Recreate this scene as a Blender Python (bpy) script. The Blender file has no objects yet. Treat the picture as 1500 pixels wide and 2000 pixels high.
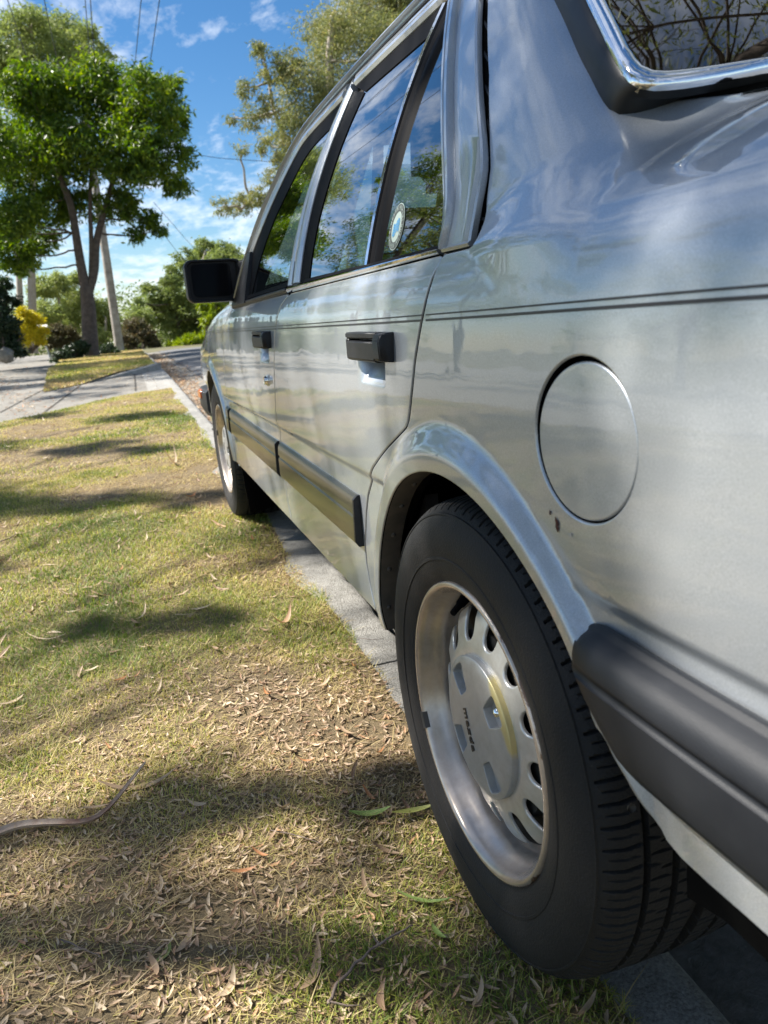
import bpy, bmesh, math, random
import numpy as np
from mathutils import Vector, Matrix, Euler
from mathutils.geometry import delaunay_2d_cdt
random.seed(7); rng = np.random.default_rng(11)
sc = bpy.context.scene
col = sc.collection

# ------------------------------------------------------------------ camera
F_PX = 1494.55
YAW, PITCH, ROLL = math.radians(17.797), math.radians(14.841), math.radians(4.573)
CAM = np.array([-.341, -.7774, .7929])
def cam_axes():
    cy, sy, cp, sp = math.cos(YAW), math.sin(YAW), math.cos(PITCH), math.sin(PITCH)
    right = np.array([cy, -sy, 0]); fh = np.array([sy, cy, 0]); up = np.array([0, 0, 1.])
    fwd = fh*cp - up*sp; dn = -up*cp - fh*sp
    cr, sr = math.cos(ROLL), math.sin(ROLL)
    return right*cr + dn*sr, dn*cr - right*sr, fwd
AX = cam_axes()
cd = bpy.data.cameras.new('camera'); cam = bpy.data.objects.new('camera', cd); col.objects.link(cam)
r_, d_, f_ = AX
cam.matrix_world = Matrix(((r_[0], -d_[0], -f_[0], CAM[0]), (r_[1], -d_[1], -f_[1], CAM[1]), (r_[2], -d_[2], -f_[2], CAM[2]), (0, 0, 0, 1)))
cd.sensor_fit = 'VERTICAL'; cd.sensor_height = 36; cd.sensor_width = 27; cd.lens = F_PX/2000*36
cd.clip_start = .02; cd.clip_end = 3000
cd.dof.use_dof = True; cd.dof.focus_distance = 1.15; cd.dof.aperture_fstop = 9
sc.camera = cam
def at(px, py, Y):
    d = (px-750)/F_PX*AX[0] + (py-1000)/F_PX*AX[1] + AX[2]
    return CAM + d*(Y-CAM[1])/d[1]
def onground(px, py, z=0.):
    d = (px-750)/F_PX*AX[0] + (py-1000)/F_PX*AX[1] + AX[2]
    return CAM + d*(z-CAM[2])/d[2]

# ------------------------------------------------------------------ light
SUN = np.array([-.60, .32, .73]); SUN /= np.linalg.norm(SUN)
SUN_EL = math.asin(SUN[2]); SUN_AZ = math.atan2(SUN[0], SUN[1])
world = bpy.data.worlds.new('World'); sc.world = world; world.use_nodes = True
wn = world.node_tree; wn.nodes.clear()
def N(t, kind, **k):
    n = t.nodes.new(kind)
    for a, b in k.items():
        if a == 'inp':
            for i, v in b.items(): n.inputs[i].default_value = v
        else: setattr(n, a, b)
    return n
def build_sky():
    t = wn; L = t.links.new
    sky = N(t, 'ShaderNodeTexSky', sky_type='NISHITA', sun_disc=False, sun_elevation=SUN_EL, sun_rotation=SUN_AZ % (2*math.pi), air_density=1.0, dust_density=.1, ozone_density=4.0)
    hs = N(t, 'ShaderNodeHueSaturation', inp={'Saturation': 1.24, 'Value': 1.28}); L(sky.outputs[0], hs.inputs['Color'])
    tc = N(t, 'ShaderNodeTexCoord')
    sep = N(t, 'ShaderNodeSeparateXYZ'); L(tc.outputs['Generated'], sep.inputs[0])
    mx = N(t, 'ShaderNodeMath', operation='MAXIMUM', inp={1: .03}); L(sep.outputs[2], mx.inputs[0])
    ad = N(t, 'ShaderNodeMath', operation='ADD', inp={1: .12}); L(mx.outputs[0], ad.inputs[0])
    dx = N(t, 'ShaderNodeMath', operation='DIVIDE'); L(sep.outputs[0], dx.inputs[0]); L(ad.outputs[0], dx.inputs[1])
    dy = N(t, 'ShaderNodeMath', operation='DIVIDE'); L(sep.outputs[1], dy.inputs[0]); L(ad.outputs[0], dy.inputs[1])
    cb = N(t, 'ShaderNodeCombineXYZ'); L(dx.outputs[0], cb.inputs[0]); L(dy.outputs[0], cb.inputs[1])
    mp = N(t, 'ShaderNodeMapping', inp={'Location': (3.1, 1.7, 0), 'Rotation': (0, 0, .5), 'Scale': (1.5, .85, 1)}); L(cb.outputs[0], mp.inputs[0])
    n1 = N(t, 'ShaderNodeTexNoise', inp={'Scale': .9, 'Detail': 8, 'Roughness': .62, 'Distortion': .15}); L(mp.outputs[0], n1.inputs['Vector'])
    n2 = N(t, 'ShaderNodeTexNoise', inp={'Scale': 4.6, 'Detail': 8, 'Roughness': .65, 'Distortion': .25}); L(mp.outputs[0], n2.inputs['Vector'])
    m = N(t, 'ShaderNodeMix', data_type='FLOAT', inp={0: .48}); L(n1.outputs[0], m.inputs[2]); L(n2.outputs[0], m.inputs[3])
    rp = N(t, 'ShaderNodeValToRGB'); rp.color_ramp.elements[0].position = .465; rp.color_ramp.elements[1].position = .645
    rp.color_ramp.elements[1].color = (.85, .85, .85, 1); L(m.outputs[0], rp.inputs[0])
    mix = N(t, 'ShaderNodeMix', data_type='RGBA', inp={7: (12.0, 12.6, 13.4, 1)}); L(rp.outputs[0], mix.inputs[0]); L(hs.outputs[0], mix.inputs[6])
    bg = N(t, 'ShaderNodeBackground', inp={'Strength': .044}); L(mix.outputs[2], bg.inputs[0])
    out = N(t, 'ShaderNodeOutputWorld'); L(bg.outputs[0], out.inputs[0])
build_sky()
sd = bpy.data.lights.new('sun', 'SUN'); sd.energy = 5.0; sd.angle = math.radians(.55); sd.color = (1, .955, .88)
so = bpy.data.objects.new('sun', sd); col.objects.link(so)
so.rotation_euler = Vector(SUN).to_track_quat('Z', 'Y').to_euler()
sc.view_settings.view_transform = 'Standard'; sc.view_settings.look = 'None'
sc.view_settings.exposure = 1.3; sc.view_settings.gamma = 1; sc.view_settings.use_curve_mapping = False
sc.render.engine = 'CYCLES'

# ------------------------------------------------------------------ materials
MATS = {}
def mat(name, color=(.5, .5, .5), rough=.5, metal=0., coat=0., coat_rough=.03, noise=None, noise_scale=20., bump=0., bump_scale=60., spec=.5, ior=1.5, attr=None, sheen=0., detail=6., trans=0., objc=False):
    m = bpy.data.materials.new(name); m.use_nodes = True; t = m.node_tree; L = t.links.new
    b = t.nodes['Principled BSDF']; MATS[name] = m
    b.inputs['Base Color'].default_value = (*color, 1); b.inputs['Roughness'].default_value = rough
    b.inputs['Metallic'].default_value = metal; b.inputs['Coat Weight'].default_value = coat
    b.inputs['Coat Roughness'].default_value = coat_rough; b.inputs['IOR'].default_value = ior
    b.inputs['Specular IOR Level'].default_value = spec; b.inputs['Transmission Weight'].default_value = trans
    tc = N(t, 'ShaderNodeTexCoord'); co = tc.outputs['Object']
    if noise is not None:
        nz = N(t, 'ShaderNodeTexNoise', inp={'Scale': noise_scale, 'Detail': detail, 'Roughness': .6}); L(co, nz.inputs['Vector'])
        rp = N(t, 'ShaderNodeValToRGB'); rp.color_ramp.elements[0].position = .32; rp.color_ramp.elements[1].position = .68
        rp.color_ramp.elements[0].color = (*color, 1); rp.color_ramp.elements[1].color = (*noise, 1)
        L(nz.outputs[0], rp.inputs[0]); L(rp.outputs[0], b.inputs['Base Color'])
    if attr:
        a = N(t, 'ShaderNodeAttribute', attribute_name='tone'); rp = N(t, 'ShaderNodeValToRGB')
        els = rp.color_ramp.elements
        for i, (p, c) in enumerate(attr):
            e = els[i] if i < 2 else els.new(p)
            e.position = p; e.color = (*c, 1)
        L(a.outputs['Fac'], rp.inputs[0]); L(rp.outputs[0], b.inputs['Base Color'])
    if bump:
        nb = N(t, 'ShaderNodeTexNoise', inp={'Scale': bump_scale, 'Detail': 5, 'Roughness': .6}); L(co, nb.inputs['Vector'])
        bp = N(t, 'ShaderNodeBump', inp={'Strength': bump, 'Distance': .01}); L(nb.outputs[0], bp.inputs['Height']); L(bp.outputs[0], b.inputs['Normal'])
    return m
def leafmat(name, attr, rough=.5, transl=.35, spec=.4):
    m = mat(name, rough=rough, attr=attr, spec=spec); t = m.node_tree; L = t.links.new
    b = t.nodes['Principled BSDF']; out = t.nodes['Material Output']
    tr = N(t, 'ShaderNodeBsdfTranslucent'); rp = [n for n in t.nodes if n.type == 'VALTORGB'][0]
    g = N(t, 'ShaderNodeHueSaturation', inp={'Saturation': 1.15, 'Value': 1.3}); L(rp.outputs[0], g.inputs['Color']); L(g.outputs[0], tr.inputs[0])
    mx = N(t, 'ShaderNodeMixShader', inp={0: transl}); L(b.outputs[0], mx.inputs[1]); L(tr.outputs[0], mx.inputs[2]); L(mx.outputs[0], out.inputs[0])
    return m

def paint_mat():
    m = mat('silver_paint', (.40, .41, .41), rough=.42, metal=.60, coat=1., coat_rough=.01); t = m.node_tree; L = t.links.new
    b = t.nodes['Principled BSDF']; b.inputs['Coat IOR'].default_value = 1.6; tc = N(t, 'ShaderNodeTexCoord')
    n1 = N(t, 'ShaderNodeTexNoise', inp={'Scale': 5., 'Detail': 3, 'Roughness': .5}); L(tc.outputs['Object'], n1.inputs[0])
    n2 = N(t, 'ShaderNodeTexNoise', inp={'Scale': 260., 'Detail': 2}); L(tc.outputs['Object'], n2.inputs[0])
    # faint long-wave dents in the clear coat and fine orange peel
    ad = N(t, 'ShaderNodeMath', operation='MULTIPLY_ADD', inp={1: .006, 2: 0.}); L(n2.outputs[0], ad.inputs[0]); L(n1.outputs[0], ad.inputs[2])
    bp = N(t, 'ShaderNodeBump', inp={'Strength': .32, 'Distance': .006}); L(ad.outputs[0], bp.inputs['Height']); L(bp.outputs[0], b.inputs['Coat Normal'])
    # water marks and dust: slight roughness variation and paler film
    n3 = N(t, 'ShaderNodeTexNoise', inp={'Scale': 9., 'Detail': 8, 'Roughness': .7}); L(tc.outputs['Object'], n3.inputs[0])
    rp = N(t, 'ShaderNodeMapRange', inp={1: .40, 2: .85, 3: .0, 4: .05}); L(n3.outputs[0], rp.inputs[0]); L(rp.outputs[0], b.inputs['Coat Roughness'])
    vo = N(t, 'ShaderNodeTexNoise', inp={'Scale': 900., 'Detail': 1}); L(tc.outputs['Object'], vo.inputs[0])
    cr = N(t, 'ShaderNodeValToRGB'); cr.color_ramp.elements[0].position = .3; cr.color_ramp.elements[1].position = .75
    cr.color_ramp.elements[0].color = (.36, .385, .412, 1); cr.color_ramp.elements[1].color = (.48, .508, .54, 1)
    L(vo.outputs[0], cr.inputs[0]); L(cr.outputs[0], b.inputs['Base Color'])
    return m
PAINT = paint_mat()
BLACKP = mat('black_plastic', (.011, .012, .014), .42, noise=(.019, .020, .023), noise_scale=35, bump=.12, bump_scale=500, ior=1.33)
BUMPERM = mat('bumper_plastic', (.012, .0135, .017), .48, noise=(.019, .021, .025), noise_scale=12, bump=.15, bump_scale=900, ior=1.33)
MOULD = mat('moulding_plastic', (.022, .020, .015), .30, noise=(.034, .031, .022), noise_scale=9, coat=.55, coat_rough=.16)
RUBBER = mat('rubber_seal', (.004, .004, .005), .6, ior=1.12)
WEATHERED = mat('weathered_rubber', (.007, .007, .007), .4, noise=(.018, .018, .017), noise_scale=26, ior=1.36)
CHROME = mat('chrome', (.82, .82, .82), .06, 1., bump=.04, bump_scale=30)
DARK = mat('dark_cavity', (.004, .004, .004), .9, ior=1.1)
UNDER = mat('underbody_coating', (.003, .003, .003), .9, ior=1.1)
LIP = mat('dirty_lip', (.09, .075, .06), .65, noise=(.045, .042, .038), noise_scale=30)
INTER = mat('interior_trim', (.035, .03, .027), .8, noise=(.05, .043, .038), noise_scale=60)
SEATM = mat('seat_fabric', (.085, .06, .05), .9, noise=(.11, .08, .066), noise_scale=120)
AMBER = mat('amber_lens', (.42, .10, .015), .2)
MIRG = mat('mirror_face', (.004, .004, .005), .12, .0, ior=1.2)
STRIPE = mat('pinstripe_tape', (.02, .018, .022), .4)
STEEL = None

def glass_mat(name='tinted_glass', tint=(.40, .47, .45), ior=1.66):
    m = bpy.data.materials.new(name); m.use_nodes = True; t = m.node_tree; L = t.links.new; t.nodes.clear()
    out = N(t, 'ShaderNodeOutputMaterial'); tr = N(t, 'ShaderNodeBsdfTransparent', inp={0: (*tint, 1)})
    gl = N(t, 'ShaderNodeBsdfGlossy', inp={'Roughness': 0.0, 'Color': (1, 1, 1, 1)})
    fr = N(t, 'ShaderNodeFresnel', inp={'IOR': ior}); mx = N(t, 'ShaderNodeMixShader')
    mu = N(t, 'ShaderNodeMath', operation='MULTIPLY', use_clamp=True, inp={1: 1.5}); L(fr.outputs[0], mu.inputs[0])
    L(mu.outputs[0], mx.inputs[0]); L(tr.outputs[0], mx.inputs[1]); L(gl.outputs[0], mx.inputs[2]); L(mx.outputs[0], out.inputs[0])
    return m
GLASS = glass_mat()
RGLASS = glass_mat('rear_glass', (.10, .11, .12), 1.55)

# ------------------------------------------------------------------ mesh helpers
def mk(name, V, Fc, m=None, parent=None, smooth=True, nrm=None, tone=None, sharp=None):
    me = bpy.data.meshes.new(name)
    me.from_pydata([tuple(v) for v in V], [], [tuple(f) for f in Fc]); me.update()
    o = bpy.data.objects.new(name, me); col.objects.link(o)
    if m: me.materials.append(m)
    me.polygons.foreach_set('use_smooth', [smooth]*len(me.polygons))
    if sharp is not None and smooth:
        me.set_sharp_from_angle(angle=math.radians(sharp))
    if nrm is not None: me.normals_split_custom_set_from_vertices([tuple(n) for n in nrm])
    if tone is not None:
        a = me.attributes.new('tone', 'FLOAT', 'POINT'); a.data.foreach_set('value', np.asarray(tone, np.float32))
    if parent: o.parent = parent
    return o
def mkfast(name, V, nper, Fidx, m, parent=None, tone=None, smooth=False):
    """V (n,3); Fidx (k,nper) all faces same size"""
    me = bpy.data.meshes.new(name); V = np.asarray(V, np.float32); Fidx = np.asarray(Fidx, np.int32)
    me.vertices.add(len(V)); me.vertices.foreach_set('co', V.ravel())
    k = len(Fidx); me.loops.add(k*nper); me.loops.foreach_set('vertex_index', Fidx.ravel())
    me.polygons.add(k); me.polygons.foreach_set('loop_start', np.arange(k, dtype=np.int32)*nper)
    me.update(calc_edges=True)
    me.polygons.foreach_set('use_smooth', [smooth]*k)
    if tone is not None:
        a = me.attributes.new('tone', 'FLOAT', 'POINT'); a.data.foreach_set('value', np.asarray(tone, np.float32))
    me.materials.append(m)
    o = bpy.data.objects.new(name, me); col.objects.link(o)
    if parent: o.parent = parent
    return o
def tag(o, label=None, cat=None, group=None, kind=None):
    if label: o['label'] = label
    if cat: o['category'] = cat
    if group: o['group'] = group
    if kind: o['kind'] = kind
    return o
def thing(name, label, cat, loc=(0, 0, 0), group=None):
    o = bpy.data.objects.new(name, None); col.objects.link(o); o.location = loc; o.empty_display_size = .1
    return tag(o, label, cat, group)
def copy_tree(o, parent=None):
    c = o.copy(); col.objects.link(c); c.parent = parent
    for ch in o.children: copy_tree(ch, c)
    return c
def grid_faces(nu, nv, closed_u=False, off=0):
    out = []
    for i in range(nu if closed_u else nu-1):
        for j in range(nv-1):
            a = off+i*nv+j; b = off+((i+1) % nu)*nv+j
            out.append((a, b, b+1, a+1))
    return out
def resample(P, ds, closed=False):
    P = np.asarray(P, float)
    if closed: P = np.vstack([P, P[:1]])
    seg = np.linalg.norm(np.diff(P, axis=0), axis=1); s = np.r_[0, np.cumsum(seg)]
    n = max(2, int(round(s[-1]/ds))+1); q = np.linspace(0, s[-1], n)
    R = np.stack([np.interp(q, s, P[:, k]) for k in range(P.shape[1])], 1)
    return R[:-1] if closed else R
def resample_n(P, n):
    P = np.asarray(P, float); seg = np.linalg.norm(np.diff(P, axis=0), axis=1); s = np.r_[0, np.cumsum(seg)]
    q = np.linspace(0, s[-1], n); return np.stack([np.interp(q, s, P[:, k]) for k in range(P.shape[1])], 1)
def chaikin(P, it=2, closed=False):
    P = [np.array(p, float) for p in P]
    for _ in range(it):
        Q = []
        n = len(P)
        rngi = range(n) if closed else range(n-1)
        if not closed: Q.append(P[0])
        for i in rngi:
            a, b = P[i], P[(i+1) % n]
            Q += [a*.75+b*.25, a*.25+b*.75]
        if not closed: Q.append(P[-1])
        P = Q
    return np.array(P)
def tube_mesh(path, rad, nseg=8, cap=True):
    path = np.asarray(path, float); n = len(path); rad = np.broadcast_to(rad, n)
    T = np.gradient(path, axis=0); T /= np.linalg.norm(T, axis=1)[:, None]+1e-9
    up = np.array([0, 0, 1.]) if abs(T[0][2]) < .9 else np.array([1., 0, 0])
    V = []; u = np.cross(T[0], up); u /= np.linalg.norm(u)
    for i in range(n):
        u = u-T[i]*np.dot(u, T[i]); u /= np.linalg.norm(u); w = np.cross(T[i], u)
        for k in range(nseg):
            a = 2*math.pi*k/nseg; V.append(path[i]+rad[i]*(math.cos(a)*u+math.sin(a)*w))
    Fc = []
    for i in range(n-1):
        for k in range(nseg):
            a = i*nseg+k; b = i*nseg+(k+1) % nseg; Fc.append((a, b, b+nseg, a+nseg))
    if cap: Fc.append(tuple(range(nseg))[::-1]); Fc.append(tuple((n-1)*nseg+k for k in range(nseg)))
    return V, Fc
class MB:
    def __init__(s): s.V = []; s.F = []
    def add(s, V, Fc):
        o = len(s.V); s.V += [tuple(v) for v in V]; s.F += [tuple(i+o for i in f) for f in Fc]; return s
    def box(s, lo, hi):
        (a, b, c), (d, e, f) = lo, hi
        return s.add([(a, b, c), (d, b, c), (d, e, c), (a, e, c), (a, b, f), (d, b, f), (d, e, f), (a, e, f)],
                     [(0, 3, 2, 1), (4, 5, 6, 7), (0, 1, 5, 4), (1, 2, 6, 5), (2, 3, 7, 6), (3, 0, 4, 7)])
    def tube(s, path, rad, n=8): return s.add(*tube_mesh(path, rad, n))
    def build(s, name, m, parent=None, smooth=True, sharp=40, bevel=0, tone=None):
        o = mk(name, s.V, s.F, m, parent, smooth, sharp=sharp, tone=tone)
        if bevel:
            bm = bmesh.new(); bm.from_mesh(o.data)
            bmesh.ops.bevel(bm, geom=bm.edges[:], offset=bevel, segments=3, affect='EDGES', clamp_overlap=True)
            bm.to_mesh(o.data); bm.free(); o.data.polygons.foreach_set('use_smooth', [True]*len(o.data.polygons)); o.data.set_sharp_from_angle(angle=math.radians(50))
        return o

# ------------------------------------------------------------------ car body surface x = B(y, z)
def mkinterp(xs, ys):
    xs = np.array(xs, float); ys = np.array(ys, float); h = np.diff(xs); d = np.diff(ys)/h; m = np.zeros_like(ys)
    for i in range(1, len(xs)-1):
        if d[i-1]*d[i] > 0:
            w1 = 2*h[i]+h[i-1]; w2 = h[i]+2*h[i-1]; m[i] = (w1+w2)/(w1/d[i-1]+w2/d[i])
    m[0] = d[0]; m[-1] = d[-1]
    def f(x):
        x = np.asarray(x, float); i = np.clip(np.searchsorted(xs, x)-1, 0, len(xs)-2); t = np.clip((x-xs[i])/h[i], 0, 1)
        r = (2*t**3-3*t**2+1)*ys[i]+(t**3-2*t**2+t)*h[i]*m[i]+(-2*t**3+3*t**2)*ys[i+1]+(t**3-t**2)*h[i]*m[i+1]
        r = np.where(x < xs[0], ys[0]+(x-xs[0])*m[0], r); return np.where(x > xs[-1], ys[-1]+(x-xs[-1])*m[-1], r)
    return f
prof = mkinterp([.10, .22, .25, .262, .275, .295, .34, .42, .535, .552, .60, .68, .75, .79, .82, .845, .87, .89, .905, .92, .935, .95, .96, .97],
                [.12, .075, .050, .030, .018, .010, .008, .006, .006, -.002, -.004, -.004, -.001, .002, .008, .020, .050, .082, .113, .150, .197, .262, .33, .45])
prof_plain = mkinterp([.10, .22, .25, .262, .275, .295, .34, .42, .50, .62, .68, .75, .79, .82, .845, .87, .89, .905, .92, .935, .95, .96, .97],
                      [.12, .075, .050, .030, .018, .010, .008, .006, .0035, -.004, -.004, -.001, .002, .008, .020, .050, .082, .113, .150, .197, .262, .33, .45])
def sst(t): t = np.clip(t, 0, 1); return t*t*(3-2*t)
def smin(a, b, k):
    h = np.clip(.5+.5*(b-a)/k, 0, 1); return b*(1-h)+a*h-k*h*(1-h)
def flare(y, z, yc, zc=.285, r0=.325, amp=.018, w0=.015, w1=.042):
    r = np.hypot(y-yc, z-zc); r = np.where(z < zc, np.abs(y-yc), r)
    k_ = sst((yc-y+.06)/.34); w1 = w1*(1-.50*k_); w0 = w0*(1-.35*k_)
    return -amp*(1-sst((r-r0-w0)/w1))*sst((z-.20)/.15)
def gg(z): u = z-.845; return .025+np.where(u > 0, .22*u+.5*u*u, -u)
def G(y, z): u = np.maximum(z-.845, -.02); return .025+.22*u+.5*u*u+0*y
def B(y, z):
    y = np.asarray(y, float); z = np.asarray(z, float)
    zz = z+.0095*y+.075*np.clip(y-1.8, 0, 9)**2*sst((z-.5)/.25)
    w = np.maximum(1-sst((np.hypot(y, z-.285)-.335)/.06), 1-sst((np.hypot(y-2.4, z-.285)-.335)/.06))
    x = prof(zz)*(1-w)+prof_plain(zz)*w
    g = gg(z); d = -.105+.95*(z-.95)-y
    g = g+1.6*(.5*(d+np.sqrt(d*d+.030**2)))+20*np.clip(y-1.85, 0, 9)
    x = smin(x, g, .015+.065*sst((.03-y)/.16))
    x = x+.030*np.clip(y-2.0, 0, 9)**2+.05*np.clip(-.25-y, 0, 9)**2+2.2*np.clip(-.72-y, 0, 9)**2
    return x+flare(y, z, 0.)+.6*flare(y, z, 2.4)
def recess(y, z, yc):      # finger scoops beneath the door handles
    return .027*sst((.062-np.abs(y-yc-.020))/.020)*np.clip((z-.687)/.042, 0, 1)**.75*sst((.752-z)/.01)
def BD(y, z): return B(y, z)+recess(y, z, .262)+recess(y, z, 1.115)
def normals(Ff, y, z, e=.0008):
    n = np.stack([-np.ones_like(y), (Ff(y+e, z)-Ff(y-e, z))/(2*e), (Ff(y, z+e)-Ff(y, z-e))/(2*e)], 1)
    return n/np.linalg.norm(n, axis=1)[:, None]
def inside(poly, P):
    x, y = P[:, 0], P[:, 1]; c = np.zeros(len(P), bool); n = len(poly)
    for i in range(n):
        x1, y1 = poly[i]; x2, y2 = poly[(i+1) % n]
        if y1 == y2: continue
        c ^= ((y1 > y) != (y2 > y)) & (x < (x2-x1)*(y-y1)/(y2-y1)+x1)
    return c
def area(P): x, y = P[:, 0], P[:, 1]; return .5*np.sum(x*np.roll(y, -1)-np.roll(x, -1)*y)
def inset(P, d):           # P counter-clockwise, positive d = towards the inside
    T = np.roll(P, -1, 0)-np.roll(P, 1, 0); T /= np.linalg.norm(T, axis=1)[:, None]+1e-12
    return P+np.stack([-T[:, 1], T[:, 0]], 1)*d
def panel(name, outline, m, parent, Ff=B, holes=(), ds=.009, sp=.016, extra=(), lip=.0022, depth=.016, strip=None):
    """a pressed sheet over outline (y,z), edges rolled over and returned inwards"""
    loops = []
    O = resample(outline, ds, True)
    if area(O) < 0: O = O[::-1]
    loops.append((O, inset(O, lip)))
    for h in holes:
        H = resample(h, ds*.6, True)
        if area(H) > 0: H = H[::-1]
        loops.append((H, inset(H, lip)))
    I = loops[0][1]
    lo, hi = I.min(0), I.max(0)
    gy, gz = np.meshgrid(np.arange(lo[0], hi[0], sp), np.arange(lo[1], hi[1], sp), indexing='ij')
    gz = gz+0*gy; gy = gy+(np.arange(gz.shape[1]) % 2)*sp*.5
    pts = [np.stack([gy.ravel(), gz.ravel()], 1)]
    for e in extra: pts.append(np.asarray(e, float))
    Q = np.vstack(pts); Q = Q[inside(I, Q)]
    for (H, HI) in loops[1:]: Q = Q[~inside(HI, Q)]
    L = np.vstack([l[1] for l in loops])
    keep = np.ones(len(Q), bool)
    for i in range(0, len(Q), 2000):
        D = np.linalg.norm(Q[i:i+2000, None, :]-L[None], axis=2).min(1); keep[i:i+2000] = D > ds*.55
    Q = Q[keep]
    vs = [Vector(p) for p in L]; edges = []; k = 0
    for (_, l) in loops:
        n = len(l); edges += [(k+i, k+(i+1) % n) for i in range(n)]; k += n
    vs += [Vector(p) for p in Q]
    r = delaunay_2d_cdt(vs, edges, [], 0, 1e-7)
    P2 = np.array([tuple(v) for v in r[0]]); tri = r[2]
    cen = np.array([P2[list(f)].mean(0) for f in tri]); ok = inside(I, cen)
    for (H, HI) in loops[1:]: ok &= ~inside(HI, cen)
    tri = [f for f, g in zip(tri, ok) if g]
    V = [np.stack([Ff(P2[:, 0], P2[:, 1]), P2[:, 0], P2[:, 1]], 1)]; NR = [normals(Ff, P2[:, 0], P2[:, 1])]
    Fc = []
    for f in tri:
        a, b, c = P2[list(f)][:3]
        if np.cross(b-a, c-a) > 0: f = f[::-1]   # face outwards (-x)
        Fc.append(tuple(f))
    off = len(P2); ntop = len(Fc)
    for (Oo, Ii) in loops:
        n = len(Oo); nb = normals(Ff, Oo[:, 0], Oo[:, 1]); T = np.roll(Oo, -1, 0)-np.roll(Oo, 1, 0); T /= np.linalg.norm(T, axis=1)[:, None]
        out = np.stack([0*T[:, 0], T[:, 1], -T[:, 0]], 1)
        base_i = np.stack([Ff(Ii[:, 0], Ii[:, 1]), Ii[:, 0], Ii[:, 1]], 1)
        M2 = (Oo*.7+Ii*.3); base_m = np.stack([Ff(M2[:, 0], M2[:, 1])+lip*.3, M2[:, 0], M2[:, 1]], 1)
        base_o = np.stack([Ff(Oo[:, 0], Oo[:, 1])+lip, Oo[:, 0], Oo[:, 1]], 1); base_d = base_o+[depth, 0, 0]
        ns = [normals(Ff, Ii[:, 0], Ii[:, 1]), nb*.7+out*.7, out+nb*.1, out]
        for b_, n_ in zip((base_i, base_m, base_o, base_d), ns):
            V.append(b_); NR.append(n_/np.linalg.norm(n_, axis=1)[:, None])
        for ring in range(3):
            a0 = off+ring*n; b0 = off+(ring+1)*n
            for i in range(n): j = (i+1) % n; Fc.append((a0+i, a0+j, b0+j, b0+i))
        off += 4*n
    # faces wind so that the outer side faces -x
    V = np.vstack(V); NR = np.vstack(NR)
    o = mk(name, V, Fc, m, parent, True, nrm=NR)
    if strip:  # deepest ring of the gap walls coloured dark: seam shade painted in
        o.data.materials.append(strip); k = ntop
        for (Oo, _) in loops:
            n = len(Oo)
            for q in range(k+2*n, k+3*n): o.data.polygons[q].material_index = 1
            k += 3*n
    return o

def ribbon3(name, A, Bp, Nn, cs, m, parent=None, n=None, sharp=35, caps=True, closed=False, mb=None):
    A = np.asarray(A, float); Bp = np.asarray(Bp, float)
    if n: A = resample_n(A, n); Bp = resample_n(Bp, n)
    Nn = np.broadcast_to(np.asarray(Nn, float), A.shape)
    V = []
    for a, b, q in zip(A, Bp, Nn):
        for (t, h) in cs: V.append(a+(b-a)*t+q*h)
    k = len(cs); Fc = grid_faces(len(A), k, closed)
    if caps and not closed: Fc += [tuple(range(k)), tuple((len(A)-1)*k+i for i in range(k))[::-1]]
    if mb is not None: mb.add(V, Fc); return
    return mk(name, V, Fc, m, parent, True, sharp=sharp)
def ribbon(name, A, Bp, cs, m, parent=None, Ff=G, n=24, sharp=35, mb=None, sm=0):
    A = np.asarray(A, float); Bp = np.asarray(Bp, float)
    if sm: A = chaikin(A, sm); Bp = chaikin(Bp, sm)
    A = resample_n(A, n); Bp = resample_n(Bp, n)
    V = []
    for a, b in zip(A, Bp):
        for (t, h) in cs:
            q = a+(b-a)*t; y, z = np.array([q[0]]), np.array([q[1]]); nn = normals(Ff, y, z)[0]
            V.append(np.array([float(Ff(y, z)[0]), q[0], q[1]])+nn*h)
    k = len(cs); Fc = grid_faces(n, k)+[tuple(range(k)), tuple((n-1)*k+i for i in range(k))[::-1]]
    if mb is not None: mb.add(V, Fc); return
    return mk(name, V, Fc, m, parent, True, sharp=sharp)
CAR_C = .82               # centre line of the car
def mirrored(V): V = np.array(V, float).copy(); V[:, 0] = 2*CAR_C-V[:, 0]; return V

# ================================================================== THE CAR
car = thing('parked_car', 'silver four-door sedan parked half on the kerb, rear wheel closest', 'car')
QE = [(.0622, .821), (.075, .7908), (.0868, .768), (.1046, .732), (.1174, .694), (.1330, .661), (.140, .650), (.151, .641), (.179, .628), (.225, .607), (.2635, .5876),
      (.3147, .5597), (.350, .533), (.378, .504), (.3975, .4707), (.420, .41), (.424, .372), (.418, .33), (.402, .289)]
QT = [(.060, .833), (.0575, .8445), (.0504, .8465), (.011, .8465), (-.025, .8462), (-.0345, .850), (-.0290, .8633), (-.0186, .8927), (-.0112, .924), (.0123, .9617), (.058, 1.0278), (.1504, 1.1357), (.262, 1.255)]
WIN = [(.158, 1.25), (-.013, 1.082), (-.047, 1.047), (-.087, 1.008), (-.128, .968), (-.143, .957), (-.163, .9495), (-.19, .947)]
def arc(yc, zc, r, a0, a1, n=40): return [(yc+r*math.cos(math.radians(a)), zc+r*math.sin(math.radians(a))) for a in np.linspace(a0, a1, n)]
ARC_R = arc(0, .285, .322, 151, 1, 50)
quarter = QE[::-1]+QT+WIN+[(-.25, .9455), (-.93, .9455), (-.94, .9), (-.94, .38), (-.93, .367), (-.50, .367), (-.43, .3665), (-.395, .3655), (-.366, .366), (-.350, .3700), (-.334, .385), (-.3255, .397), (-.315, .414), (-.297, .4370)]+ARC_R+[(.3222, .2885)]
fy, fz, fry, frz = -.254, .679, .0715, .0665
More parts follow.
